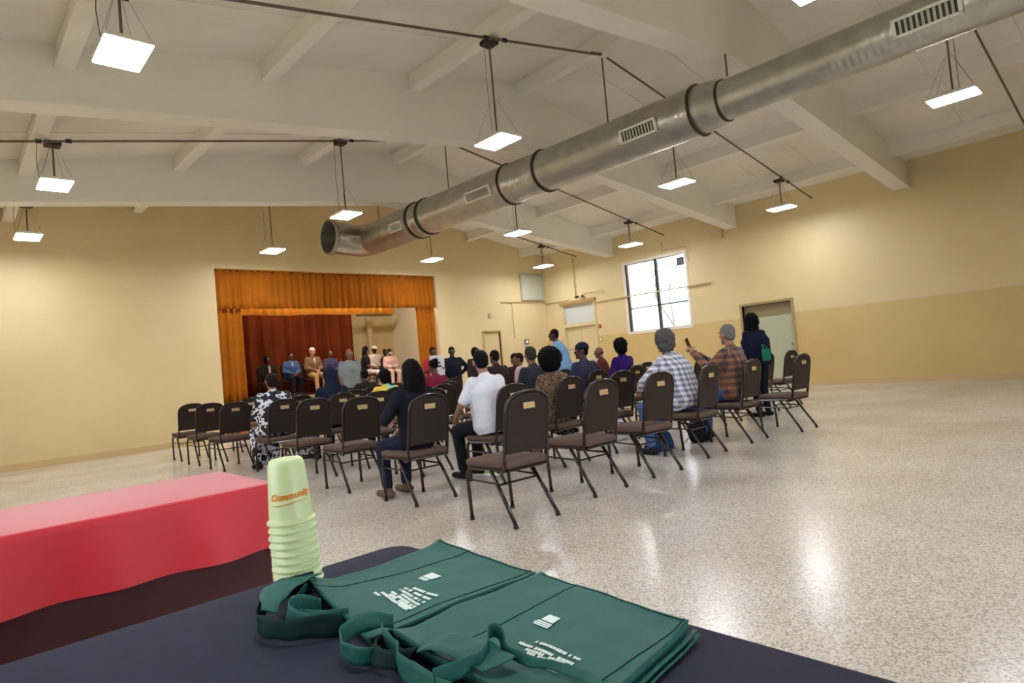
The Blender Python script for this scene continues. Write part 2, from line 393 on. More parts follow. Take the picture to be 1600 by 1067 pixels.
# outside: lawn, neighbour wall, bare trees beyond the window
struct('ground', box(NB(), -60, 90, -60, 60, -.4, -.12), RUBBLE)
bm = NB(); box(bm, 30, 38, 6.2, 20.1, -.2, 4.2)
for i in range(12): box(bm, 29.97, 30, 6.2, 20.1, .2+i*.33, .47+i*.33)
nb = obj('neighbour_building', bm, SIDING); nb['kind'] = 'thing'; tag(nb, 'pale sided building outside the window behind the bare tree', 'building')
def branch(bm, p, d, L, r, depth):
    q = p+d*L; tube(bm, [p, (p+q)/2+V((random.uniform(-.05, .05),)*3)*L, q], [r, r*.8, r*.6], 5)
    if depth:
        for i in range(3):
            nd = (d+V((random.uniform(-.7, .7), random.uniform(-.7, .7), random.uniform(-.1, .5)))).normalized()
            branch(bm, q, nd, L*.7, r*.6, depth-1)
bm = NB(); branch(bm, V((27, 17.1, -.2)), V((0, .05, 1)).normalized(), 2.4, .085, 5)
tag(obj('bare_tree', bm, BARK), 'leafless grey tree outside the upper right window pane', 'tree')

# ------------------------------------------------------------------ doors
def door_leaf(bm, X, y0, y1, z0, z1): box(bm, X, X+.045, y0, y1, z0, z1)
y0, y1, _, zt = DR
bm = NB(); holed_wall(bm, 'X', XR-.03, XR+.2, y0-.05, y1+.05, 0, zt+.05, [(y0+.03, y1-.03, 0, 2.1), (y0+.03, y1-.03, 2.2, zt-.03)])
d1 = struct('door_1', bm, DOORP)
bm = NB(); box(bm, XR-.1, XR+.02, y0-.08, y1+.1, zt+.02, zt+.1); obj('lintel', bm, mat('door lintel', (170, 140, 90), .5), d1)
ymid = (y0+y1)/2
for a, b in ((y0+.035, ymid-.004), (ymid+.004, y1-.035)):
    lf = obj('door_leaf', bbox(XR+.05, XR+.095, a, b, .01, 2.095, .004), DOORP, d1)
    hb = NB(); box(hb, XR-.0, XR+.05, a+.06, b-.06, .98, 1.03); obj('push_bar', hb, ALU, lf)
obj('transom_panel', box(NB(), XR+.06, XR+.08, y0+.03, y1-.03, 2.2, zt-.03), mat('frosted transom', (204, 206, 206), .35), d1)
y0, y1, _, zt = DR2
bm = NB(); holed_wall(bm, 'X', XR-.02, XR+.2, y0-.06, y1+.06, 0, zt+.06, [(y0, y1, 0, zt)])
d2 = struct('door_2', bm, mat('tan door casing', (168, 142, 96), .5))
lf = obj('door_leaf', bbox(XR+.1, XR+.145, y0+.002, y1-.002, .003, 1.715, .003), DOORG, d2)
obj('transom_panel', box(NB(), XR+.1, XR+.13, y0, y1, 1.715, zt), mat('dull transom panel', (140, 126, 90), .5), d2)
bm = NB(); ell(bm, (XR+.07, y0+.1, 1.0), (.03, .03, .03)); obj('door_handle', bm, ALU, lf, True)
bm = NB(); holed_wall(bm, 'Y', YF-.025, YF+.2, BD[0]-.05, BD[1]+.05, 0, BD[3]+.05, [(BD[0], BD[1], 0, BD[3])])
d3 = struct('door_3', bm, mat('ochre door casing', (196, 166, 104), .5))
lf = obj('door_leaf', bbox(BD[0]+.01, BD[1]-.01, YF+.04, YF+.085, .01, BD[3]-.01, .004), DOORP, d3)
bm = NB(); ell(bm, (BD[0]+.08, YF+.02, 1.0), (.03, .03, .03)); obj('door_handle', bm, ALU, lf, True)

# ------------------------------------------------------------------ stage
SZ = .75
struct('stage_floor', box(NB(), OPX0-3, 12.2, YF+.02, 19.6, SZ-.06, SZ), STAGEF)
bm = NB()
for i in range(20):
    x = OPX0+i*(OPX1-OPX0)/20; box(bm, x+.004, x+(OPX1-OPX0)/20-.004, YF+.03, YF+.06, 0, SZ-.06)
struct('stage_front', bm, STAGEW)
struct('stage_wall_right', box(NB(), 12.0, 12.2, YF+.25, 19.6, 0, 4.6), mat('pale stage side plaster', (236, 228, 204), .7, var=.06, scale=1))
bm = NB(); box(bm, OPX0-3, 12.2, 19.1, 19.3, 0, 4.6); box(bm, 10.2, 12.0, 19.02, 19.1, SZ, SZ+.1)
struct('stage_wall_back', bm, BACKW)
struct('stage_wall_left', box(NB(), OPX0-3.2, OPX0-3, YF+.25, 19.6, 0, 4.6), BACKW)
struct('stage_ceiling', box(NB(), OPX0-3.2, 12.2, YF+.25, 19.6, 4.6, 4.7), BACKW)
bm = NB(); box(bm, 10.9, 11.05, 18.9, 19.02, SZ, 4.5); struct('trim_2', bm, BACKW)
bm = NB(); box(bm, 10.3, 11.6, 18.4, 18.55, 3.12, 3.22); struct('trim_3', bm, mat('dull stage beam', (110, 88, 56), .7))
def curtain(name, x0, x1, y, z0, z1, m, period, amp, label, cat='curtain', hem=0):
    bm = NB(); nu = int((x1-x0)/period*8)
    rnd = [random.uniform(.6, 1.3) for _ in range(400)]
    def fn(u, v):
        x = x0+(x1-x0)*u; k = (x-x0)/period; a = amp*rnd[int(k) % 400]*(.55+.45*(1-v))
        return V((x+amp*.3*math.sin(k*4.1)*(1-v), y+a*math.sin(2*math.pi*k)+amp*.4*math.sin(k*2.3+v), z0+(z1-z0)*v + (hem*math.sin(k*.8) if v == 0 else 0)))
    grid_sheet(bm, fn, nu, 6)
    o = obj(name, bm, m, None, True); so = o.modifiers.new('thickness', 'SOLIDIFY'); so.thickness = .012
    return tag(o, label, cat)
v1 = curtain('valance_curtain', OPX0+.005, OPX1-.005, YF+.09, 2.9, 3.79, GOLD, .16, .035, 'gold pleated valance hanging across the top of the stage opening')
bm = NB(); tube(bm, [(OPX0-.02, YF+.12, 3.775), (OPX1+.02, YF+.12, 3.775)], .018); obj('curtain_rod', bm, DARKSTEEL, v1)
curtain('border_curtain', OPX0-1, 9.9, 15.62, 2.87, 4.58, GOLD2, .22, .03, 'bright yellow border curtain strip behind the gold valance', hem=.01)
curtain('leg_curtain', 9.98, OPX1-.01, YF+.2, SZ, 2.93, GOLD, .15, .04, 'narrow gold side curtain at the right edge of the stage')
curtain('leg_curtain', OPX0+.01, 5.2, YF+.2, SZ, 2.93, GOLD, .15, .04, 'narrow gold side curtain at the left edge of the stage')
curtain('backdrop_curtain', OPX0-2.5, 10.17, 18.6, SZ+.02, 3.9, RUST, .40, .11, 'dark rust red backdrop curtain behind the seated panel')
def area(name, loc, rot, sx, sy, e, col):
    ld = bpy.data.lights.new(name, 'AREA'); ld.shape = 'RECTANGLE'; ld.size = sx; ld.size_y = sy; ld.energy = e; ld.color = col
    lo = bpy.data.objects.new(name, ld); lo.location = loc; lo.rotation_euler = rot; COL.objects.link(lo); return lo
# unseen strip light added behind the valance to brighten the border curtain
sl = empty('added_stage_light', (7.6, 15.22, 4.49))
tag(sl, 'added unseen strip light behind the gold valance', 'light')
bm = box(NB(), -2.2, 2.2, -.1, .1, 0, .1); obj('housing', bm, DARKSTEEL, sl)
area('added_border_fill', (7.6, 15.22, 4.47), (R(20), 0, 0), 4.2, .12, 210, (1, .9, .72))
area('added_rear_fill', (8.2, 16.6, 4.5), (R(12), 0, 0), 5, .3, 95, (1, .9, .75))  # second unseen lamp, added to lift the rear of the stage

# ------------------------------------------------------------------ conduits and pendant lights
def conduit_z(x): return purl(x) - .05
LX = [1.25, 5.38, 9.5, 13.6]; LY = [1.75, 5.74, 9.76, 13.0]
rowname = ['above the camera end of the hall', 'in the nearest visible row', 'in the middle row', 'in the row nearest the stage wall']
for j, y in enumerate(LY):
    e = empty('conduit', (0, y, 0))
    tag(e, 'steel conduit clipped across the roof beams ' + rowname[j], 'pipe', 'ceiling conduits')
    yy = y-.12
    for a, b in ((XL, RX), (RX, XR)):
        bm = NB(); tube(bm, [(a, -.12, conduit_z(a)), (b, -.12, conduit_z(b))], .016, 6); obj('pipe', bm, STEEL, e, True)
    bm = bbox(RX-.06, RX+.06, -.15, -.09, conduit_z(RX)-.03, conduit_z(RX)+.03, .01); obj('junction_box', bm, WHITE, e)
    for x in LX:
        if j == 0 and x > 12: continue
        for s in (-1, 1):
            xa = x+s*.16; bm = NB(); tube(bm, [(xa-.03, -.12, conduit_z(xa)), (xa+.03, -.12, conduit_z(xa+.03))], .028, 8); obj('coupling', bm, DARKSTEEL, e)
def make_lamp(drop):
    e = empty('pendant_light')
    bm = bbox(-.178, .178, -.265, .265, .012, .05, .008); obj('housing', bm, WHITE, e)
    bm = bbox(-.17, .17, -.255, .255, 0, .014, .004); obj('diffuser', bm, LAMPM, e)
    bm = NB(); tube(bm, [(0, 0, .09), (0, 0, drop)], .012, 6); obj('rod', bm, STEEL, e)
    bm = bbox(-.09, .09, -.09, .09, drop-.03, drop+.03, .015); obj('junction_box', bm, DARKSTEEL, e)
    bm = bbox(-.05, .05, -.1, .1, .05, .1, .008); obj('driver_box', bm, ALU, e)
    for sx, sy in ((-1, -1), (1, -1), (1, 1), (-1, 1)):
        bm = NB(); tube(bm, [(sx*.16, sy*.24, .05), (sx*.02, sy*.03, .55)], .0016, 4); obj('suspension_wire', bm, STEEL, e)
    bm = NB(); tube(bm, [(-.17, -.1, .05), (-.19, -.1, drop*.5), (-.17, -.1, drop)], .004, 4); obj('pull_cord', bm, STEEL, e)
    return e
cols = ['left', 'second', 'third', 'right']
rws = ['above the table', 'in the nearest row', 'in the middle row', 'in the far row']
colw = ['column by the left wall', 'column left of the duct', 'column right of the duct', 'column by the window wall']
for j, y in enumerate(LY):
    for i, x in enumerate(LX):
        if j == 0 and i == 3: continue
        zt = conduit_z(x) - 3.94
        e = make_lamp(zt); e.location = (x, y, 3.94)
        tag(e, 'flat pendant light %s, %s' % (rws[j], colw[i]), 'lamp', 'pendant lights')

# ------------------------------------------------------------------ spiral duct
DX, DZ = 7.6, 4.28
def dz(y): return 4.24 + max(0, y-3)*.006
du = empty('air_duct', (0, 0, 0))
tag(du, 'large round galvanised air duct slung under the roof ridge', 'duct')
def dsec(y0, y1, r0, r1, name='duct_section', m=DUCT):
    bm = NB(); s, u = V((1, 0, 0)), V((0, 0, 1)); n = 8
    loft(bm, [(V((DX, y0+(y1-y0)*i/n, dz(y0+(y1-y0)*i/n))), r0+(r1-r0)*i/n, r0+(r1-r0)*i/n, s, u) for i in range(n+1)], 40, False)
    return obj(name, bm, m, du, True)
def ring(y, r, wd=.05, m=DUCTD):
    bm = NB(); s, u = V((1, 0, 0)), V((0, 0, 1))
    loft(bm, [(V((DX, y-wd/2, dz(y))), r, r, s, u), (V((DX, y-wd/2, dz(y))), r+.02, r+.02, s, u), (V((DX, y+wd/2, dz(y))), r+.02, r+.02, s, u), (V((DX, y+wd/2, dz(y))), r, r, s, u)], 40, False)
    return obj('collar', bm, m, du, True)
dsec(YB, 3.75, .25, .25); ring(3.78, .25, .035)
dsec(3.75, 3.9, .25, .3); dsec(3.9, 4.12, .3, .32); ring(4.14, .325, .035)
dsec(4.1, 7.0, .325, .335); ring(7.0, .34, .035); dsec(7.0, 8.0, .34, .35); ring(7.85, .35, .035)
dsec(7.95, 10.3, .355, .36); ring(10.35, .365, .05); dsec(10.3, 10.75, .365, .365, m=DUCTD and DUCT); ring(10.72, .37, .045)
dsec(10.7, 12.6, .365, .365)
bm = NB(); rg = []
zc = dz(12.6)
for t in range(9):
    a = R(90)*t/8; c = V((DX-.30+.30*math.cos(a), 12.6+.33*math.sin(a), zc-.01*math.sin(2*a))); sd = V((math.cos(a), math.sin(a), 0)); rg.append((c, .365, .365, sd, V((0, 0, 1))))
rg.append((V((DX-.95, 12.97, zc+.04)), .365, .365, V((0, 1, 0)), V((0, 0, 1))))
loft(bm, rg, 40, False)
el = obj('elbow', bm, DUCT, du, True)
bm = NB()
for xo, r in ((0, .365), (0, .395), (.07, .395), (.07, .365)): pass
loft(bm, [(V((DX-.93+xo, 12.97, zc+.04)), r, r, V((0, 1, 0)), V((0, 0, 1))) for xo, r in ((0, .36), (0, .395), (.07, .395), (.07, .36))], 40, False)
obj('collar', bm, mat('bright galvanised rim', (176, 172, 158), .3, .8), du, True)
bm = NB(); ell(bm, (0, 0, 0), (.02, .34, .34)); bmesh.ops.translate(bm, verts=bm.verts[:], vec=(DX-.5, 12.97, zc+.04)); obj('damper', bm, DUCTD, du, True)
def register(y0, y1, r, deg=14, hh=.085):
    a = R(180+deg); nrm = V((math.cos(a), 0, math.sin(a))); up = V((-math.sin(a), 0, math.cos(a)))*-1
    yc = (y0+y1)/2; c = V((DX, yc, dz(yc)))+nrm*(r-.005); Mx = Matrix((( 0, up.x, nrm.x, c.x), (1, up.y, nrm.y, c.y), (0, up.z, nrm.z, c.z), (0, 0, 0, 1)))
    L = (y1-y0)/2
    bm = NB(); 
    for q in ((-L, L, -hh-.01, -hh+.018), (-L, L, hh-.018, hh+.01), (-L, -L+.035, -hh, hh), (L-.035, L, -hh, hh)): box(bm, q[0], q[1], q[2], q[3], 0, .04, Mx)
    reg = obj('register', bm, WHITE, du)
    obj('grille_core', box(NB(), -L+.03, L-.03, -hh+.015, hh-.015, .0, .012, Mx), BLACKP, reg)
    n = max(6, int(L*2/.055))
    for i in range(n):
        x = -L+.05+(2*L-.1)*(i+.5)/n; obj('blade', box(NB(), x-.012, x+.012, -hh+.02, hh-.02, .012, .03, Mx), GREYP, reg)
register(4.62, 5.22, .325); register(7.98+.05, 8.72, .355); register(10.85, 11.3, .365)
register(1.2, 1.8, .25)
for y, x in ((5.65, RX), (9.64, RX), (3.72, RX), (12.3, RX), (1.65, RX)):
    bm = NB(); zt = purl(RX) if y != 3.72 else beamz(RX); tube(bm, [(DX, y, dz(y)+.3), (DX, y, zt)], .012, 6); obj('hanger_rod', bm, STEEL, du)
bm = NB(); tube(bm, [(DX-.03, 5.6, purl(RX)-.04), (DX-.3, 5.6, purl(RX-.3)-.04)], .01, 6); obj('hanger_bracket', bm, STEEL, du)

# ------------------------------------------------------------------ wall pipes and small fittings
def pipe_thing(name, pts, r, m, label, cat='pipe', extra=()):
    bm = NB(); tube(bm, pts, r, 8); o = obj(name, bm, m, None, True); tag(o, label, cat)
    for c in extra:
        b2 = NB(); ell(b2, c, (r*1.6,)*3, us=10, vs=6); obj('fitting', b2, m, o, True)
    return o
X1 = XR-.05
pipe_thing('wall_pipe', [(X1, 12.2, 2.77), (X1, 8.35, 2.76)], .018, PIPE_P, 'painted pipe running across in front of the right wall window', extra=[(X1, 8.35, 2.76), (X1, 8.75, 2.76), (X1, 12.2, 2.77)])
pipe_thing('wall_pipe', [(X1, 14.3, 2.97), (X1, 13.3, 2.97), (X1, 13.3, 3.0)], .016, PIPE_P, 'short painted pipe left of the double door lintel')
pipe_thing('wall_conduit', [(X1, 13.0, 4.3), (X1, 13.0, 3.05)], .014, PIPE_P, 'vertical painted conduit above the double door', extra=[(X1, 13.0, 3.0)])
pipe_thing('wall_conduit', [(X1, 11.9, 2.95), (X1, 11.9, 3.1), (X1, 12.7, 3.1)], .010, PIPE_P, 'bent conduit over the right end of the lintel')
pipe_thing('wall_conduit', [(X1, 9.7, 4.1), (X1, 9.7, 3.85), (X1, 8.95, 3.85), (X1, 8.9, 3.45)], .012, PIPE_P, 'thin conduit bending round the top of the window')
pipe_thing('wall_conduit', [(X1, 7.9, 4.6), (X1, 7.9, 3.85)], .03, PIPE_P, 'short thick conduit below the beam end on the right wall')
pipe_thing('wall_pipe', [(13.0, YF-.04, 3.04), (14.95, YF-.04, 3.04)], .014, PIPE_P, 'thin pipe along the front wall below the pale panel', extra=[(13.0, YF-.04, 3.04)])
pipe_thing('wall_conduit', [(13.45, YF-.04, 3.04), (13.45, YF-.04, 1.9)], .010, PIPE_P, 'thin vertical conduit on the front wall near the corner')
bm = bbox(13.9, 14.9, YF-.05, YF, 3.1, 3.98, .01); pn = obj('wall_panel', bm, GREYP); tag(pn, 'pale grey square panel high on the front wall by the corner', 'panel')
bm = NB(); holed_wall(bm, 'Y', YF-.065, YF-.05, 13.9, 14.9, 3.1, 3.98, [(13.97, 14.83, 3.17, 3.91)]); obj('panel_frame', bm, mat('panel frame', (178, 180, 168), .5), pn)
def plaque(name, c, w_, h_, ax, m, label, cat, m2=None):
    bm = bbox(-w_/2, w_/2, -.02, 0, -h_/2, h_/2, .004); o = obj(name, bm, m); o.location = c
    if ax == 'X': o.rotation_euler = (0, 0, R(-90))
    tag(o, label, cat)
    if m2: obj('faceplate', bbox(-w_*.32, w_*.32, -.028, -.02, -h_*.3, h_*.3, .002), m2, o)
    return o
plaque('wall_clock', (12.5, YF, 2.63), .12, .14, 'Y', mat('dull bronze', (150, 128, 90), .4), 'small round grey device above the front wall door', 'clock', GREYP)
plaque('notice', (13.98, YF, 1.77), .2, .16, 'Y', mat('dark notice', (90, 76, 84), .5), 'small dark notice on the front wall near the corner', 'sign', PAPER)
plaque('notice', (14.0, YF, 1.52), .22, .2, 'Y', BLUEP, 'blue and white placard below the dark notice', 'sign', PAPER)
plaque('thermostat', (13.97, YF, 1.2), .14, .18, 'Y', GREYP, 'grey thermostat box low on the front wall', 'thermostat', WHITE)
plaque('fire_alarm', (XR, 12.18, 2.02), .09, .12, 'X', REDP, 'small red fire alarm right of the double door', 'alarm', mat('alarm face', (210, 90, 60), .4))
plaque('light_switch', (XR, 12.18, 1.62), .08, .14, 'X', mat('tan switch', (190, 140, 100), .5), 'small tan switch under the red fire alarm', 'switch', WHITE)
plaque('door_bell', (XR, 11.55, 1.25), .14, .14, 'X', mat('olive box', (150, 130, 80), .5), 'olive box on the right wall beside the double door', 'box', DARKSTEEL)
plaque('sensor', (14.55, YF, 1.42), .12, .16, 'Y', mat('rust brown box', (150, 96, 40), .5), 'small brown box near the wall corner', 'box', DARKSTEEL)
# exit light fixture over the double door
fl = empty('emergency_light', (XR-.06, 12.75, 3.0)); tag(fl, 'small twin emergency light above the double door lintel', 'light')
obj('base', bbox(-.04, .05, -.09, .09, -.05, .05, .008), PIPE_P, fl)
for s in (-1, 1):
    bm = NB(); cap(bm, (-.06, s*.1, .02), (-.12, s*.13, .0), .03, .04); obj('lamp_head', bm, DARKSTEEL, fl, True)

# ------------------------------------------------------------------ banquet chairs
def chair_outline(w_, z0, zs, zt, n=14, off=0):
    pts = [(-w_+off, z0), ]
    for k in range(n+1):
        a = math.pi - math.pi*k/n
        ca, sa = math.cos(a), math.sin(a); e = 2/2.5
        pts.append(((w_-off)*math.copysign(abs(ca)**e, ca), zs+(zt-off-zs)*abs(sa)**e))
    pts.append((w_-off, z0)); return pts
def yback(z): return .105-.17*(z-.42)
def make_chair():
    e = empty('banquet_chair')
    # seat cushion
    bm = box(NB(), -.215, .215, .075, .545, .395, .455)
    bmesh.ops.bevel(bm, geom=bm.edges[:], offset=.026, segments=3, affect='EDGES', profile=.5)
    for v in bm.verts:
        if v.co.z > .43: v.co.z += .012*max(0, 1-(v.co.x/.2)**2)*max(0, 1-((v.co.y-.3)/.24)**2)
        v.co.x *= 1-.08*(.54-v.co.y)/.5
    obj('seat', bm, CSEAT, e, True)
    bm = NB(); fr_ = [(-.185, .1), (.185, .1), (.195, .53), (-.195, .53), (-.185, .1)]
    for a, b in zip(fr_, fr_[1:]): tube(bm, [(a[0], a[1], .385), (b[0], b[1], .385)], .012, 6)
    obj('seat_frame', bm, CF, e)
    # back
    ol = chair_outline(.198, .50, .79, .915)
    bm = NB(); prism(bm, ol, lambda u, v, k: V((u*.985, yback(v)+(-.012 if k == 0 else .026), v)))
    bmesh.ops.bevel(bm, geom=[x for x in bm.edges if abs(x.verts[0].co.y-x.verts[1].co.y) < .012 or True][:0] or [x for x in bm.edges], offset=.006, segments=1, affect='EDGES')
    obj('backrest', bm, CB, e)
    o2 = chair_outline(.205, .38, .79, .925, 16); bm = NB()
    pts = [V((-.185, .2, .375)), V((-.198, .14, .38))]+[V((u, yback(v), v)) for u, v in o2]+[V((.198, .14, .38)), V((.185, .2, .375))]
    tube(bm, pts, [(.011, .016)]*len(pts), 8, side=V((0, 1, 0)))
    obj('back_frame', bm, CF, e, True)
    z = .825; y = yback(z)-.016
    bm = bbox(-.066, .066, y-.004, y+.006, z-.034, z+.034, .003, 1); fp = obj('plate_recess', bm, GLIDE, e)
    bm = bbox(-.055, .055, y-.008, y+.002, z-.022, z+.022, .003, 1); obj('label_plate', bm, PLATE, e, label='brass coloured plate at the top of the back')
    for s in (-1, 1):
        bm = NB(); tube(bm, [(s*.192, .27, .38), (s*.205, .03, .02)], .0142, 8); lg = obj('leg', bm, CF, e, True)
        bm = NB(); tube(bm, [(s*.205, .04, .025), (s*.2055, .025, 0)], .017, 8); obj('foot_glide', bm, GLIDE, lg)
        bm = NB(); tube(bm, [(s*.195, .5, .385), (s*.198, .535, .36), (s*.2, .54, .3), (s*.2, .525, .02)], .0142, 8); lg = obj('leg', bm, CF, e, True)
        bm = NB(); tube(bm, [(s*.2, .525, .025), (s*.2, .524, 0)], .017, 8); obj('foot_glide', bm, GLIDE, lg)
        bm = NB(); tube(bm, [(s*.195, .21, .29), (s*.198, .535, .30)], .008, 6); obj('stretcher', bm, CF, e)
    bm = NB(); tube(bm, [(-.195, .2, .28), (.195, .2, .28)], .008, 6); obj('stretcher', bm, CF, e)
    return e
chair0 = make_chair()
for o in list(COL.objects):
    if o.parent is not None: KIDS.setdefault(o.parent.name, []).append(o)
rowsY = [3.22, 4.46, 5.68, 6.8, 7.95, 9.1, 10.25, 11.3]
colsX = [3.1, 4.05, 4.97, 5.9, 6.85, 7.8, 8.7, 9.6, 10.5]
ordw = ['nearest the left aisle', 'second from the left aisle', 'third from the left aisle', 'fourth from the left aisle', 'fifth from the left aisle', 'sixth from the left aisle', 'seventh from the left aisle', 'eighth from the left aisle', 'ninth from the left aisle']
roww = ['rearmost row', 'second row from the back', 'third row from the back', 'fourth row from the back', 'fifth row from the back', 'sixth row from the back', 'seventh row from the back', 'row nearest the stage']
adj = {(0, 0): (3.07, 3.18, -1), (0, 1): (4.04, 3.29, 0), (0, 2): (4.85, 3.28, -3), (0, 3): (5.88, 3.36, 4), (0, 4): (6.86, 3.38, 2),
       (1, 0): (3.12, 4.46, 0), (1, 1): (4.08, 4.42, 2), (4, 0): (3.3, 7.95, 2), (4, 1): (4.12, 7.95, 0), (3, 0): (3.17, 6.8, 0), (2, 0): (3.14, 5.66, 0)}
SEATS = {}
used = False
occupied = {(1, 0): 'under the woman in black', (1, 1): 'under the man in the white shirt', (1, 2): 'under the woman in leopard print', (0, 3): 'under the man in grey plaid',
            (0, 4): 'under the man in orange plaid', (2, 3): 'under the grey haired person in navy', (2, 4): 'under the person in a navy cap', (2, 5): 'under the person in purple',
            (4, 0): 'under the woman in black and white print', (4, 1): 'under the person in a navy hood', (4, 2): 'under the person in yellow and mint', (4, 3): 'under the woman in maroon'}
for ri, y in enumerate(rowsY):
    for ci, x in enumerate(colsX):
        if ri == 0 and ci > 5: continue
        if (ri, ci) in ((5, 7), (5, 8), (6, 8), (7, 8), (7, 7)): continue
        X, Y, rz = adj.get((ri, ci), (x+random.uniform(-.05, .05), y+random.uniform(-.04, .04), random.uniform(-4, 4)))
        c = chair0 if not used else copy_tree(chair0); used = True
        c.location = (X, Y, 0); c.rotation_euler = (0, 0, R(rz)); SEATS[(ri, ci)] = (X, Y, R(rz))
        if (ri, ci) in occupied: lb = 'brown banquet chair ' + occupied[(ri, ci)]
        else: lb = 'empty brown banquet chair, %s, %s' % (ordw[ci], roww[ri])
        tag(c, lb, 'chair', 'banquet chairs in the audience rows')

# ------------------------------------------------------------------ people
TEX = bpy.data.textures.new('curl', 'CLOUDS'); TEX.noise_scale = .032
TOAPPLY = []
def organic(name, bm, m, parent, voxel, disp=0, smooth=2):
    o = obj(name, bm, m, parent)
    r = o.modifiers.new('r', 'REMESH'); r.mode = 'VOXEL'; r.voxel_size = voxel; r.use_smooth_shade = True
    if smooth:
        s = o.modifiers.new('s', 'SMOOTH'); s.factor = .5; s.iterations = smooth
    if disp:
        d = o.modifiers.new('d', 'DISPLACE'); d.texture = TEX; d.strength = disp; d.mid_level = .5
    TOAPPLY.append(o); return o
def hand(bm, wr, d, up, side, curl=.5, s=1.0, close=False):
    """palm and five fingers; d = direction, up = back of the hand, side = thumb side"""
    d = d.normalized(); up = (up-d*up.dot(d)).normalized(); sd = d.cross(up)*side
    pal = wr+d*.045*s
    cap(bm, wr, wr+d*.07*s, .024*s, .03*s, side=sd, fl=.5)
    if not close:
        cap(bm, wr+d*.08*s, wr+d*.14*s-up*.03*s, .03*s, .022*s, side=sd, fl=.45)
        cap(bm, wr+d*.03*s+sd*.02*s, wr+d*.08*s+sd*.055*s-up*.01*s, .013*s, .01*s); return
    for i, ln in enumerate((.072, .08, .074, .06)):
        b = wr+d*.085*s+sd*((1.5-i)*.018*s)
        m1 = b+(d*math.cos(curl*.6)-up*math.sin(curl*.6))*ln*.5*s
        m2 = m1+(d*math.cos(curl*1.8)-up*math.sin(curl*1.8))*ln*.5*s
        cap(bm, b, m1, .0095*s, .0088*s, 8); cap(bm, m1, m2, .0088*s, .0078*s, 8)
    t0 = wr+d*.03*s+sd*.022*s; t1 = t0+(d*.6+sd*.8-up*.2).normalized()*.035*s; t2 = t1+(d*.9+sd*.3-up*.5).normalized()*.032*s
    cap(bm, t0, t1, .0125*s, .011*s, 8); cap(bm, t1, t2, .011*s, .009*s, 8)

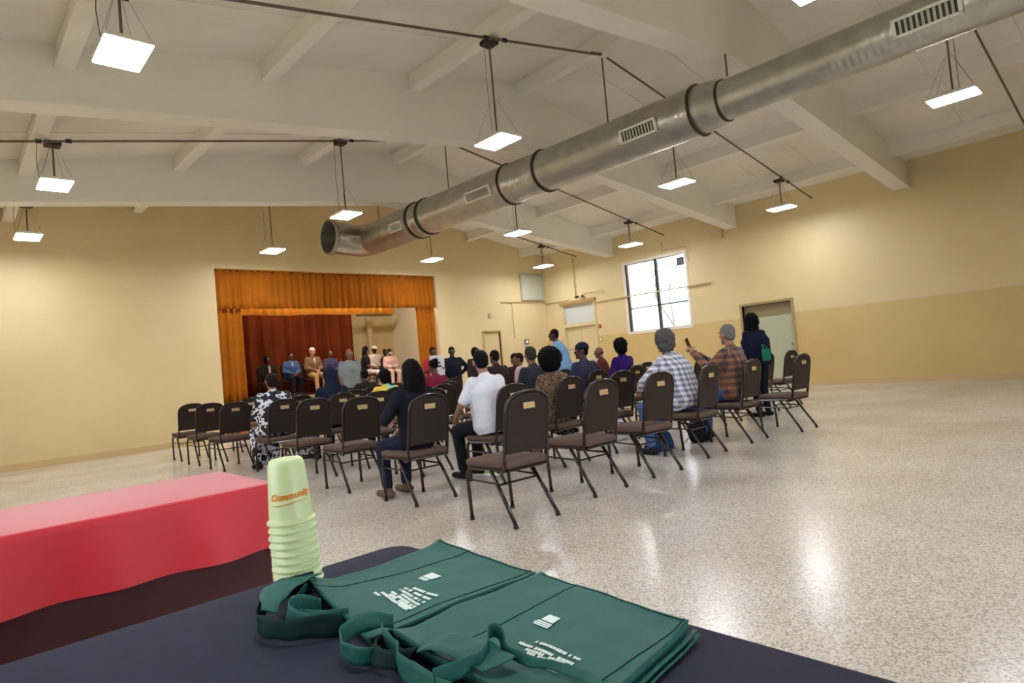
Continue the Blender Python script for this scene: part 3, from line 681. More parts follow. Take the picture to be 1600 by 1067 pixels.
def person(label, loc, rz=0, sit=True, s=1.0, lean=.08, skin='dark', shirt=(40, 40, 50), sleeve='long', pants=(30, 32, 44), hair='short', hairc=(24, 20, 20),
           arms='lap', near=False, face=False, bulk=1.0, hturn=0, hdown=0, shoes=(30, 28, 28), cap_c=None, skirt=False, mask=None, elbL=None, elbR=None, front=None, group=None):
    T = lambda c: c if isinstance(c, bpy.types.Material) else cloth(c)
    vox = .0085 if near else .014
    U = V((0, math.sin(lean), math.cos(lean)))
    P0 = V((0, 0, .555*s+.01 if sit else .92*s))
    neck = P0+U*.50*s; HC = neck+V((0, .03+.06*math.sin(lean)+hdown*.05, .15-hdown*.02))*s
    Xs = V((1, 0, 0)); sh = [P0+U*.435*s+Xs*(k*.17*s*(.85+.15*bulk)) for k in (-1, 1)]
    hips = [P0+Xs*(k*.09*s) for k in (-1, 1)]
    if sit:
        knee = [V((k*.13*s, .43*s, .50*s)) for k in (-1, 1)]; ank = [V((k*.13*s, .45*s if k > 0 else .38*s, .085)) for k in (-1, 1)]
    else:
        knee = [V((k*.10*s, .03, .50*s)) for k in (-1, 1)]; ank = [V((k*.11*s, -.01, .085)) for k in (-1, 1)]
    A = {}
    for i, k in ((0, -1), (1, 1)):
        if arms == 'lap' and sit: el = sh[i]+V((k*.07, .06, -.26))*s; wr = V((k*.06*s, .27*s, .675*s)); 
        elif arms == 'phone': el = sh[i]+V((k*.04, .2, -.14))*s; wr = el+V((-k*.09, .13, .17))*s
        elif arms == 'hips': el = sh[i]+V((k*.2, -.06, -.2))*s; wr = P0+V((k*.18*s, .06*s, .08*s))
        elif arms == 'front': el = sh[i]+V((k*.06, .1, -.25))*s; wr = el+V((-k*.08, .22, .06))*s
        elif arms == 'back': el = sh[i]+V((k*.1, -.02, -.27))*s; wr = el+V((0, .12, -.2))*s
        elif arms == 'cross': el = sh[i]+V((k*.06, .12, -.23))*s; wr = el+V((-k*.2, .08, .04))*s
        else: el = sh[i]+V((k*.05, .0, -.27))*s; wr = el+V((0, .05, -.25))*s
        A[i] = (el, wr)
    if elbL: A[0] = (V(elbL[0]), V(elbL[1]))
    if elbR: A[1] = (V(elbR[0]), V(elbR[1]))
    def torso(bm, inf, lo=-.07, hi=1):
        B = bulk; st = [(-.09, .13, .10), (-.02, .165, .125), (.10, .155, .12), (.22, .158, .122), (.33, .172, .12), (.42, .165, .098), (.47, .105, .075), (.50, .062, .06)]
        rg = []
        for t, a, b in st:
            if t > .45 and hi == 0: continue
            q = B if t < .4 else (1+B)/2
            rg.append((P0+U*t*s, (a*q+inf)*s, (b*q+inf)*s, Xs, Xs.cross(U)*-1))
        loft(bm, rg, 20)
    # body (skin), one continuous mesh
    bm = NB(); torso(bm, 0)
    Rz = Matrix.Rotation(hturn, 3, 'Z') @ Matrix.Rotation(-hdown*.5, 3, 'X')
    h = lambda x, y, z: HC+Rz @ V((x, y, z))*s
    cap(bm, neck-U*.03*s, h(0, -.012, -.05), .056*s, .052*s)
    ell(bm, h(0, -.008, .022), (.074*s, .09*s, .092*s), Rz); ell(bm, h(0, .018, -.045), (.056*s, .066*s, .07*s), Rz)
    cap(bm, h(0, .086, .012), h(0, .104, -.022), .009*s, .015*s, 8)
    ell(bm, h(0, .074, -.058), (.028*s, .018*s, .016*s), Rz); ell(bm, h(0, .07, -.095), (.026*s, .022*s, .018*s), Rz)
    for k in (-1, 1): ell(bm, h(k*.076, -.006, -.01), (.013*s, .022*s, .034*s), Rz)
    for k in (-1, 1): ell(bm, h(k*.03, .078, .03), (.026*s, .014*s, .009*s), Rz)
    for i, k in ((0, -1), (1, 1)):
        el_, wr = A[i]; cap(bm, sh[i], el_, .052*s, .041*s); cap(bm, el_, wr, .041*s, .026*s)
        hd = (wr-el_).normalized()
        if arms == 'lap' and sit: hd = (hd+V((-k*.5, .5, -.3))).normalized()
        hand(bm, wr, hd, V((0, 0, 1)) if arms in ('lap', 'front') else V((k, -.3, .2)), -k, .6, s, near)
        cap(bm, hips[i], knee[i], .082*s*(.8+.2*bulk), .056*s); cap(bm, knee[i], ank[i], .054*s, .036*s)
        cap(bm, ank[i]+V((0, -.02, -.03)), ank[i]+V((0, .13, -.055)), .034*s, .028*s)
    body = organic('person', bm, SKINS[skin], None, vox)
    body.location = loc; body.rotation_euler = (0, 0, rz)
    tag(body, label, 'person', group)
    cv = .012 if near else .017
    bm = NB(); torso(bm, .022); ell(bm, P0+U*.02*s, (.178*s*bulk, .138*s*bulk, .11*s))
    for i in (0, 1):
        el_, wr = A[i]; cap(bm, sh[i], sh[i]*.15+el_*.85 if sleeve == 'short' else el_, .068*s*(.8+.2*bulk), .057*s)
        if sleeve == 'long': cap(bm, el_, el_.lerp(wr, .94), .056*s, .038*s)
    cap(bm, neck-U*.06*s, neck-U*.005*s, .085*s, .066*s)
    for i in (0, 1): cap(bm, neck-U*.075*s, sh[i]+U*.004, .068*s, .062*s)
    organic('shirt', bm, T(shirt), body, cv, disp=.006 if near else 0)
    if front:
        fb = NB(); ell(fb, P0+U*.3*s+V((0, .118*s*(1+bulk)/2, 0)), (.04*s, .034*s, .17*s)); obj('shirt_front', fb, cloth(front), body, True, label='pale shirt front under the jacket')
    bm = NB(); ell(bm, P0+V((0, 0, -.01)), (.172*s*bulk, .13*s*bulk, .10*s))
    for i in (0, 1):
        tb = .8+.2*bulk
        cap(bm, hips[i], knee[i], .096*s*tb, .072*s*tb)
        if not skirt: cap(bm, knee[i], knee[i].lerp(ank[i], .92), .07*s, .055*s)
    if skirt:
        if sit:
            cap(bm, (hips[0]+hips[1])/2, (knee[0]+knee[1])/2, .13*s, .13*s, side=Xs, fl=.6)
            for i in (0, 1): cap(bm, knee[i], knee[i].lerp(ank[i], .8), .085*s, .075*s)
            cap(bm, (knee[0]+knee[1])/2, ((knee[0]+knee[1])/2).lerp((ank[0]+ank[1])/2, .8), .13*s, .13*s, side=Xs, fl=.6)
        else: cap(bm, P0, (knee[0]+knee[1])/2, .17*s, .18*s, side=Xs, fl=.8)
    organic('trousers' if not skirt else 'skirt', bm, T(pants), body, cv, disp=.005 if near else 0)
    for i in (0, 1):
        bm = NB(); a = ank[i]
        cap(bm, V((a.x, a.y-.045, .042)), V((a.x, a.y+.15, .036)), .042, .036, side=Xs, fl=.85); cap(bm, V((a.x, a.y-.01, .05)), V((a.x, a.y, .09)), .042, .04)
        for v in bm.verts: v.co.z = max(v.co.z, .002)
        obj('shoe', bm, T(shoes), body, True)
    # hair
    hm = hairm(hairc); hb = NB(); dsp = 0
    if hair == 'short': ell(hb, h(0, -.016, .036), (.081*s, .093*s, .088*s), Rz); ell(hb, h(0, -.05, -.01), (.07*s, .05*s, .07*s), Rz)
    elif hair == 'fringe': ell(hb, h(0, -.03, .03), (.084*s, .088*s, .09*s), Rz); ell(hb, h(0, -.05, -.03), (.074*s, .05*s, .07*s), Rz)
    elif hair == 'curly':
        ell(hb, h(0, -.03, .03), (.11*s, .105*s, .115*s), Rz); ell(hb, h(0, -.05, -.04), (.1*s, .07*s, .09*s), Rz); dsp = .04
    elif hair == 'afro': ell(hb, h(0, -.045, .03), (.15*s, .13*s, .15*s), Rz); ell(hb, h(0, -.06, -.04), (.13*s, .09*s, .1*s), Rz); dsp = .04
    elif hair in ('braids', 'long'):
        ell(hb, h(0, -.02, .035), (.09*s, .1*s, .095*s), Rz)
        ln = .30 if hair == 'braids' else .24
        tube(hb, [h(0, -.05, .05), h(0, -.085, -.03), h(0, -.095, -.12), h(0, -.09, -ln)], [(.085*s, .05*s), (.1*s, .05*s), (.105*s, .045*s), (.09*s, .03*s)], 14, side=Xs)
        for k in (-1, 1): cap(hb, h(k*.075, -.02, .0), h(k*.085, -.045, -.16), .03*s, .026*s)
        dsp = .012
    elif hair == 'mane': ell(hb, h(0, -.03, .0), (.125*s, .115*s, .15*s), Rz); cap(hb, h(0, -.05, -.05), h(0, -.08, -.28), .13*s, .12*s, side=Xs, fl=.6); dsp = .03
    elif hair == 'bun': ell(hb, h(0, -.016, .036), (.083*s, .095*s, .09*s), Rz); ell(hb, h(0, -.08, .09), (.05*s, .05*s, .05*s), Rz); dsp = .01
    elif hair == 'hood':
        ell(hb, h(0, -.02, .02), (.11*s, .115*s, .125*s), Rz); cap(hb, h(0, -.05, -.06), neck-U*.05*s+V((0, -.03, 0)), .11*s, .15*s, side=Xs, fl=.7)
    elif hair == 'bald': ell(hb, h(0, -.06, -.005), (.075*s, .04*s, .04*s), Rz)
    if hair == 'hood': organic('hood', hb, T(shirt), body, cv)
    else: organic('hair', hb, hm, body, cv, disp=dsp)
    if cap_c:
        cb = NB(); bmesh.ops.create_uvsphere(cb, u_segments=20, v_segments=10, radius=1, matrix=Matrix.Translation(h(0, -.014, .045)) @ Rz.to_4x4() @ Matrix.Diagonal((.094*s, .106*s, .09*s, 1)))
        zc_ = h(0, 0, .035).z; bmesh.ops.bisect_plane(cb, geom=cb.verts[:]+cb.edges[:]+cb.faces[:], plane_co=V((0, 0, zc_)), plane_no=V((0, 0, 1)), clear_inner=True)
        co = obj('cap', cb, cloth(cap_c), body, True); co.modifiers.new('t', 'SOLIDIFY').thickness = .004
        bb = NB(); rot = Rz
        outline = [(-.085, .04), (-.075, .11), (-.04, .16), (0, .175), (.04, .16), (.075, .11), (.085, .04)]
        prism(bb, outline, lambda u, v, k: h(u, v, .038-.012*(v/.17)**2+.006*k)); obj('brim', bb, cloth(cap_c), co)
    if mask:
        mb = NB(); ell(mb, h(0, .055, -.05), (.062*s, .052*s, .05*s), Rz); obj('face_mask', mb, cloth(mask), body, True)
    if face:
        for k in (-1, 1):
            eb = NB(); ell(eb, h(k*.031, .081, .012), (.0125*s, .009*s, .0085*s), Rz, 10, 6); eo = obj('eye', eb, PAPER, body, True)
            pb = NB(); ell(pb, h(k*.031, .0885, .012), (.005*s, .004*s, .006*s), Rz, 8, 6); obj('pupil', pb, BLACKP, eo, True)
        if not mask:
            mb = NB(); ell(mb, h(0, .09, -.06), (.024*s, .006*s, .006*s), Rz, 10, 6); obj('mouth', mb, cloth((120, 50, 48)), body, True)
    return body, h, A, P0

def seatpos(key, fw=.28, dx=0):
    X, Y, rz = SEATS[key]; return (X-math.sin(rz)*fw+dx, Y+math.cos(rz)*fw, 0), rz
# seated audience
L, rz = seatpos((1, 0), .26)
p, h, A, P0 = person('woman in black with long dark braids, seated third from the back aisle side', L, rz, near=True, s=.93, lean=-.02, skin='pale', shirt=(26, 28, 40), pants=(30, 34, 56), sleeve='long', hair='braids', hairc=(18, 15, 18), shoes=(110, 84, 70),
       elbL=((-.29, .02, .74), (-.13, .24, .72)))
p['label'] = 'woman in black top with long black braids, dark jeans and sandals'
L, rz = seatpos((1, 1), .31, -.03)
person('man in a white T-shirt with short black hair, seated with dark trousers', L, rz, near=True, s=.97, lean=.16, skin='mid', shirt=(232, 234, 246), sleeve='short', pants=(26, 30, 36), hair='short', hairc=(26, 22, 28), bulk=1.3, hturn=-.5,
       elbL=((-.29, .12, .77), (-.2, .33, .64)))
L, rz = seatpos((1, 2), .27)
person('woman with a large black afro and brown leopard print clothes', L, rz, near=True, s=.92, lean=.02, skin='deep', shirt=LEOPARD, pants=LEOPARD, skirt=True, sleeve='long', hair='afro', hairc=(16, 13, 15), bulk=1.15, hturn=-.5)
L, rz = seatpos((2, 3), .29)
person('grey haired person in a dark navy jacket, seated', L, rz, s=1.0, lean=.08, skin='brown', shirt=(44, 46, 58), hair='short', hairc=(72, 72, 66), bulk=1.15, hturn=-.4)
L, rz = seatpos((2, 4), .26)
person('person in a navy baseball cap and slate blue top, seated', L, rz, s=1.0, lean=.02, skin='dark', shirt=(50, 54, 76), hair='short', cap_c=(30, 32, 54), hturn=.9, bulk=1.1, face=True)
L, rz = seatpos((2, 5), .26)
person('person in a deep purple top with short black hair, seated', L, rz, s=1.02, lean=.02, skin='dark', shirt=(52, 26, 104), hair='curly', hairc=(18, 16, 18), bulk=.95, hturn=-.5)
L, rz = seatpos((4, 3), .3)
person('woman in a maroon top with black hair in a bun', L, rz, s=.98, lean=.08, skin='dark', shirt=(128, 34, 62), hair='bun', hairc=(22, 14, 18))
L, rz = seatpos((4, 2), .26, -.02)
person('person in a yellow and mint printed top, seated', L, rz, s=.9, lean=.08, skin='dark', shirt=YMINT, hair='curly', hairc=(20, 18, 18), bulk=1.15)
L, rz = seatpos((4, 0), .3)
person('woman in a black and white printed dress, seated at the left aisle', L, rz, s=.97, lean=.1, skin='brown', shirt=BWPRINT, pants=BWPRINT, skirt=True, hair='fringe', hairc=(54, 34, 34), bulk=1.35, arms='lap')
L, rz = seatpos((4, 1), .3)
person('person in a dark navy hooded jacket, seated with the hood up', L, rz, s=.97, lean=.05, skin='dark', shirt=(28, 36, 56), hair='hood', bulk=1.2)
L, rz = seatpos((0, 3), .33)
person('man in a grey and white plaid shirt with curly grey hair', L, rz, near=True, s=1.02, lean=.30, skin='mid', shirt=PLAIDG, pants=(72, 104, 160), sleeve='long', hair='curly', hairc=(112, 110, 112), bulk=1.25, hturn=-.5, shoes=(40, 40, 48),
       elbL=((-.34, .30, .78), (-.14, .46, .72)))
L, rz = seatpos((0, 4), .27)
pO = person('man in an orange plaid shirt and jeans holding up a phone', L, rz, near=True, s=1.02, lean=.0, skin='mid', shirt=PLAIDO, pants=(58, 84, 140), sleeve='long', hair='short', hairc=(150, 146, 142), arms='phone', bulk=1.12, hturn=-.3,
       elbL=((-.26, .16, .86), (-.14, .42, 1.06)), elbR=((.2, .26, .84), (-.02, .42, 1.04)))
bm = bbox(-.038, .038, -.005, .005, -.075, .075, .004); ph = obj('phone', bm, BLACKP)
tag(ph, 'black phone held up by the man in orange plaid', 'phone')
obj('lens', ell(NB(), (-.022, -.006, .055), (.007, .003, .007)), GLIDE, ph, True)
ph.location = (L[0]-.085, L[1]+.5, 1.17); ph.rotation_euler = (R(-12), R(-14), R(8))
# far audience
person('person in a dark brown jacket beyond the white shirted man shoulder', (7.15, 8.15, 0), 0, s=1.04, lean=.05, skin='dark', shirt=(54, 38, 36), hair='short', hairc=(40, 26, 26), bulk=1.2)
L, rz = seatpos((4, 5), .28)
person('person in a pale pink top looking left, seated', L, R(50), s=.98, lean=.05, skin='brown', shirt=(214, 180, 176), hair='short', hairc=(50, 36, 30), face=True)
person('dark haired person seated behind the grey haired one', (8.75, 9.35, 0), 0, s=1.0, skin='dark', shirt=(60, 40, 42), hair='short')
person('person in dark red seen between the navy cap and purple top', (10.1, 8.2, 0), R(30), s=.98, skin='brown', shirt=(90, 44, 40), hair='bald', hairc=(70, 50, 44))
L, rz = seatpos((6, 3), .28)
person('person in black in the front rows below the pink sweater', L, rz, s=.95, skin='dark', shirt=(34, 30, 34), hair='short')
# standing people on the floor
person('man standing in a light blue shirt, leaning left', (9.35, 8.62, 0), R(38), sit=False, s=1.04, lean=.2, skin='dark', shirt=(134, 176, 222), sleeve='short', pants=(40, 44, 60), hair='short', hairc=(40, 26, 26), bulk=1.25, arms='front')
person('woman standing at the right in navy with long black hair', (9.05, 4.4, 0), R(-12), sit=False, s=.915, skin='dark', shirt=(22, 26, 48), hair='mane', hairc=(16, 12, 14), bulk=1.45, pants=(24, 26, 36), hturn=-.5)
sb_ = NB(); loft(sb_, [(V((0, 0, z)), a, .05, V((1, 0, 0)), V((0, 1, 0))) for z, a in ((-.08, .05), (-.075, .075), (0, .09), (.07, .08), (.09, .06))], 14)
g = obj('shoulder_bag', sb_, cloth((28, 120, 84)), None, True); g.location = (8.78, 4.14, .92)
hb = NB(); tube(hb, [(-.06, 0, .08), (-.02, .04, .15), (.05, .05, .15), (.08, 0, .08)], .008, 6); obj('strap', hb, cloth((28, 120, 84)), g, True)
tag(g, 'green shoulder bag at the hip of the navy dressed woman', 'bag')
pr = person('person standing in a red shirt holding a white sheet', (8.55, 12.0, 0), R(160), sit=False, s=.99, skin='deep', shirt=(196, 54, 70), sleeve='short', hair='short', hairc=(18, 18, 20), arms='front', face=True, pants=(30, 30, 40))
person('man standing in dark navy with hands on hips', (9.15, 12.05, 0), R(150), sit=False, s=.98, skin='deep', shirt=(26, 36, 50), hair='short', arms='hips', bulk=1.2, face=True)
person('dark haired person standing beyond the white shirted man', (9.45, 11.55, 0), R(170), sit=False, s=.93, skin='dark', shirt=(60, 44, 44), hair='curly', face=True)
person('man standing in a grey polo shirt before the stage', (7.33, 13.75, 0), R(175), sit=False, s=1.08, skin='brown', shirt=(128, 136, 140), sleeve='short', pants=(40, 44, 58), hair='bald', hairc=(60, 50, 44), bulk=1.3, face=True)
bm = bbox(-.17, .17, -.004, .004, -.24, .24, .002, 1); pst = obj('paper_sheet', bm, PAPER); tag(pst, 'white printed sheet held by the person in red', 'paper')
pst.location = (8.42, 11.66, 1.22); pst.rotation_euler = (R(8), 0, R(-25))
for q in ((-.08, .08, .05, .09), (-.03, .1, -.03, .01), (-.1, .02, -.12, -.1)): obj('printed_mark', box(NB(), q[0], q[1], -.0055, -.004, q[2], q[3]), cloth((60, 64, 70)), pst)
# panel on the stage
def stage_seat(px, py, rz, lab):
    c = copy_tree(chair0); c.location = (px, py, SZ); c.rotation_euler = (0, 0, rz); tag(c, 'brown banquet chair on the stage ' + lab, 'chair', 'chairs on the stage')
    return (px-math.sin(rz)*.28, py+math.cos(rz)*.28, SZ), rz
panel = [
 (6.79, 17.65, 180, 'under the person in black at the left end', dict(label='person in a black jacket with glasses at the left end of the stage', skin='dark', shirt=(40, 40, 34), hair='curly', hairc=(22, 20, 18), s=.88, front=(214, 206, 190))),
 (7.52, 17.8, 178, 'under the man in a blue suit', dict(label='man in a blue suit jacket seated on the stage', skin='brown', shirt=(74, 108, 160), pants=(28, 34, 60), hair='short', s=.94, bulk=1.25, front=(170, 200, 236))),
 (8.14, 17.75, 182, 'under the white haired man', dict(label='white haired man in a brown blazer and tan trousers on the stage', skin='pale', shirt=(140, 112, 86), pants=(214, 180, 126), hair='short', hairc=(318, 315, 305), s=1.02, bulk=1.15, front=(240, 236, 224))),
 (8.79, 17.85, 175, 'under the person in lavender', dict(label='person in a lavender and black top seated on the stage', skin='brown', shirt=(84, 76, 124), hair='fringe', s=.94)),
 (8.45, 15.5, 238, 'under the woman in patterned trousers', dict(label='long haired woman in black top and cream patterned trousers on the stage', skin='brown', shirt=(22, 20, 26), pants=PEACH, sleeve='short', hair='long', hairc=(16, 12, 14), s=.9, hturn=.2)),
 (10.14, 17.6, 178, 'under the man in a white cap', dict(label='man in a white cap and white shirt on the stage', skin='deep', shirt=(232, 228, 222), hair='short', cap_c=(236, 228, 204), s=.97)),
 (10.76, 18.0, 178, 'behind the white cap', dict(label='person in black behind the white cap on the stage', skin='deep', shirt=(30, 26, 28), hair='short', s=.9)),
 (10.2, 16.75, 172, 'under the person in the pale pink sweater', dict(label='person in a pale pink sweater and white face mask on the stage', skin='dark', shirt=(236, 206, 206), pants=(226, 200, 190), hair='short', mask=(240, 240, 242), s=.86, bulk=1.45)),
]
for px, py, a, lab, kw in panel:
    L, rz = stage_seat(px, py, R(a), lab); kw = dict(kw); lb = kw.pop('label')
    person(lb, L, rz, face=True, lean=.04, **kw)
# white shirt front of the panel men
# ------------------------------------------------------------------ floor items
bm = NB(); prism(bm, [(-.11, -.14), (.11, -.14), (.11, .14), (-.11, .14)], lambda u, v, k: V((u, v, .002+.003*k+.02*abs(u)**1.0)))
fl_ = obj('flyer', bm, PAPER); fl_.location = (4.2, 5.05, 0); fl_.rotation_euler = (0, 0, .4); tag(fl_, 'white and lime green flyer on the floor beyond the nearest chair', 'paper')
obj('printed_band', box(NB(), .0, .1, -.12, .1, .0075, .0085), GREENP, fl_)
def floor_bag(loc, sx, sy, sz, m, label, rz=0):
    bm = NB(); n = 10
    rg = [(V((0, 0, z*sz)), sx*k, sy*k, V((1, 0, 0)), V((0, 1, 0))) for z, k in ((.01, .7), (.06, .95), (.3, 1), (.6, .9), (.85, .7), (.95, .55), (1, .3))]
    loft(bm, rg, 16)
    for v in bm.verts: v.co += V((noise.noise(v.co*9), noise.noise(v.co*9+V((5, 0, 0))), 0))*.03
    o = obj('tote_bag', bm, m, None, True); o.location = loc; o.rotation_euler = (0, 0, rz)
    for k in (-1, 1):
        hb = NB(); tube(hb, [(-sx*.4, k*sy*.3, sz*.85), (-sx*.3, k*sy*.35, sz*1.15), (0, k*sy*.4, sz*1.25), (sx*.3, k*sy*.35, sz*1.15), (sx*.4, k*sy*.3, sz*.85)], .008, 6); obj('handle', hb, m, o, True)
    return tag(o, label, 'bag')
floor_bag((6.62, 4.05, 0), .14, .09, .3, cloth((18, 18, 20)), 'black bag on the floor before the orange plaid man')
floor_bag((4.02, 9.0, 0), .2, .12, .3, BWPRINT, 'grey and white patterned bag on the floor in the fifth row')
floor_bag((6.0, 4.15, 0), .2, .11, .22, cloth((44, 66, 108)), 'blue denim bag on the floor under the rearmost row')
floor_bag((6.55, 5.2, 0), .17, .11, .34, cloth((214, 214, 220)), 'white tote bag beyond the plaid man on the floor')

# ------------------------------------------------------------------ foreground table
TZ = .75
tb = empty('folding_table', (.375, .33, 0)); tag(tb, 'folding table under the dark navy cloth in the foreground', 'table')
obj('tabletop', bbox(-.36, .36, -.9, .895, .70, .742, .01), GREYP, tb)
for sx in (-1, 1):
    for sy in (-1, 1):
        bm = NB(); tube(bm, [(sx*.3, sy*.7, 0), (sx*.3, sy*.7, .70)], .014, 8); obj('leg', bm, STEEL, tb)
def draped(name, x0, x1, y0, y1, z, drop, rc, m, ruff=.012, label='', rz=0):
    """fitted cloth: rounded corners, then a softly folding drop"""
    bm = NB(); rows = []
    per = []
    def corner(cx, cy, a0):
        for k in range(7): a = R(a0+90*k/6); per.append((cx+rc*math.cos(a), cy+rc*math.sin(a), math.cos(a), math.sin(a)))
    def side(xa, ya, xb, yb, nx, ny, n):
        for i in range(1, n): per.append((xa+(xb-xa)*i/n, ya+(yb-ya)*i/n, nx, ny))
    nY = int((y1-y0)/.03); nX = int((x1-x0)/.03)
    corner(x1-rc, y1-rc, 0); side(x1-rc, y1, x0+rc, y1, 0, 1, nX); corner(x0+rc, y1-rc, 90); side(x0, y1-rc, x0, y0+rc, -1, 0, nY)
    corner(x0+rc, y0+rc, 180); side(x0+rc, y0, x1-rc, y0, 0, -1, nX); corner(x1-rc, y0+rc, 270); side(x1, y0+rc, x1, y1-rc, 1, 0, nY)
    N = len(per)
    lev = [(0, -.012, z), (0, -.004, z-.0015), (0, 0, z-.006)] + [(1, 0, z-.006-(drop-.006)*t) for t in (.1, .25, .45, .7, .85, 1)]
    for kind, off, zz in lev:
        r_ = []
        t = (z-zz)/drop
        for i, (x, y, nx, ny) in enumerate(per):
            o_ = off+(ruff*t*(1.2+math.sin(i*.55)+.6*math.sin(i*.23+1)) if kind else 0)
            r_.append(bm.verts.new((x+nx*o_, y+ny*o_, zz)))
        rows.append(r_)
    for a, b in zip(rows, rows[1:]):
        for i in range(N): bm.faces.new((a[i], b[i], b[(i+1) % N], a[(i+1) % N]))
    bm.faces.new(rows[0])
    bmesh.ops.recalc_face_normals(bm, faces=bm.faces[:])
    o = obj(name, bm, m, None, True); tag(o, label, 'tablecloth'); return o
draped('tablecloth', .0, .755, -.6, 1.245, TZ, .55, .05, NAVYCLOTH, .02, 'plain dark navy cloth covering the foreground table')
rt = empty('folding_table', (.3, 2.77, 0)); tag(rt, 'table under the red cloth at the left edge', 'table')
obj('tabletop', bbox(-.9, .60, -.3, .32, .70, .742, .01), GREYP, rt)
for sx in (-1, 1):
    for sy in (-1, 1): bm = NB(); tube(bm, [(sx*.6-.15, sy*.22, 0), (sx*.6-.15, sy*.22, .70)], .014, 8); obj('leg', bm, STEEL, rt)
draped('tablecloth', -.65, .96, 2.45, 3.12, TZ, .24, .05, REDCLOTH, .02, 'bright red cloth on the table at the left edge')
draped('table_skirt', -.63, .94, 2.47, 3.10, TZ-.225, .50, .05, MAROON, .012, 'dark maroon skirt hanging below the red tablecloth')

# ------------------------------------------------------------------ stack of cups
cx0, cy0 = .475, 1.15
NC = 10; pitch = .0139; ch = .116
for i in range(NC):
    zb = TZ+.001+i*pitch
    rb, rt_ = .0405, .0285
    if i == NC-1: pass
    e_h = ch
    bm = NB(); s_, u_ = V((1, 0, 0)), V((0, 1, 0))
    prof = [(rb+.0022, 0), (rb+.003, .002), (rb+.002, .0045), (rb-.001, .0055), (rb-.002, .012), (rt_+.004, e_h-.012), (rt_+.001, e_h-.003), (rt_-.003, e_h), (rt_-.006, e_h-.0015), (.002, e_h-.002)]
    inner = [(.002, e_h-.0035), (rt_-.005, e_h-.0035), (rt_+.002, e_h-.012), (rb-.0035, .012), (rb-.001, .003), (rb+.0005, 0)]
    loft(bm, [(V((0, 0, z)), r, r, s_, u_) for r, z in prof+inner], 36, False)
    o = obj('cup', bm, CUP, None, True)
    k = i/NC
    o.location = (cx0+.004+.0008*math.sin(i*1.7)-.007*k, cy0+.0008*math.cos(i*2.1), zb); o.rotation_euler = (0, R(-1.5), 0)
    nm = ['bottom', 'second from bottom', 'third from bottom', 'fourth from bottom', 'fifth from bottom', 'fifth from top', 'fourth from top', 'third from top', 'second from top', 'topmost'][i]
    tag(o, 'pale yellow green plastic cup, %s of the stack%s' % (nm, ', with orange script' if i == NC-1 else ''), 'cup', 'upturned stacked cups')
    TOP = o
# script lettering wrapped round the top cup
def wrap_text(txt, size, zc, r_at, m, parent, ang0, off=.0006, shear=.3):
    fc = bpy.data.curves.new('script', 'FONT'); fc.body = txt; fc.size = size; fc.shear = shear; fc.align_x = 'CENTER'; fc.extrude = .0003; fc.offset = .0007; fc.resolution_u = 3
    fo = bpy.data.objects.new('tmp', fc); COL.objects.link(fo); bpy.context.view_layer.update()
    me = bpy.data.meshes.new_from_object(fo.evaluated_get(bpy.context.evaluated_depsgraph_get())); bpy.data.objects.remove(fo)
    for v in me.vertices:
        z = zc+v.co.y+v.co.x*.06; r = r_at(z)+off+v.co.z; a = ang0+v.co.x/r_at(z)
        v.co = (r*math.cos(a), r*math.sin(a), z)
    me.materials.clear(); me.materials.append(m)
    o = bpy.data.objects.new('lettering', me); link(o, parent); return o
def cup_r(z): return (.0385*(1-(z-.012)/.092)+.0325*((z-.012)/.092))
ang = math.atan2(-cy0, -cx0)
TOP.rotation_euler = (0, R(-1.5), 0)
wrap_text('Community', .0160, .047, cup_r, ORANGEP, TOP, ang+.05)
bm = NB(); pts = [V(((cup_r(.037)+.0008)*math.cos(ang+t), (cup_r(.037)+.0008)*math.sin(ang+t), .0385+.001*math.sin(t*3)+t*.002)) for t in [x*.1-1.0 for x in range(21)]]
tube(bm, pts, [.0004+.0008*(1-abs(i-10)/10) for i in range(21)], 5); obj('underline', bm, ORANGEP, TOP)

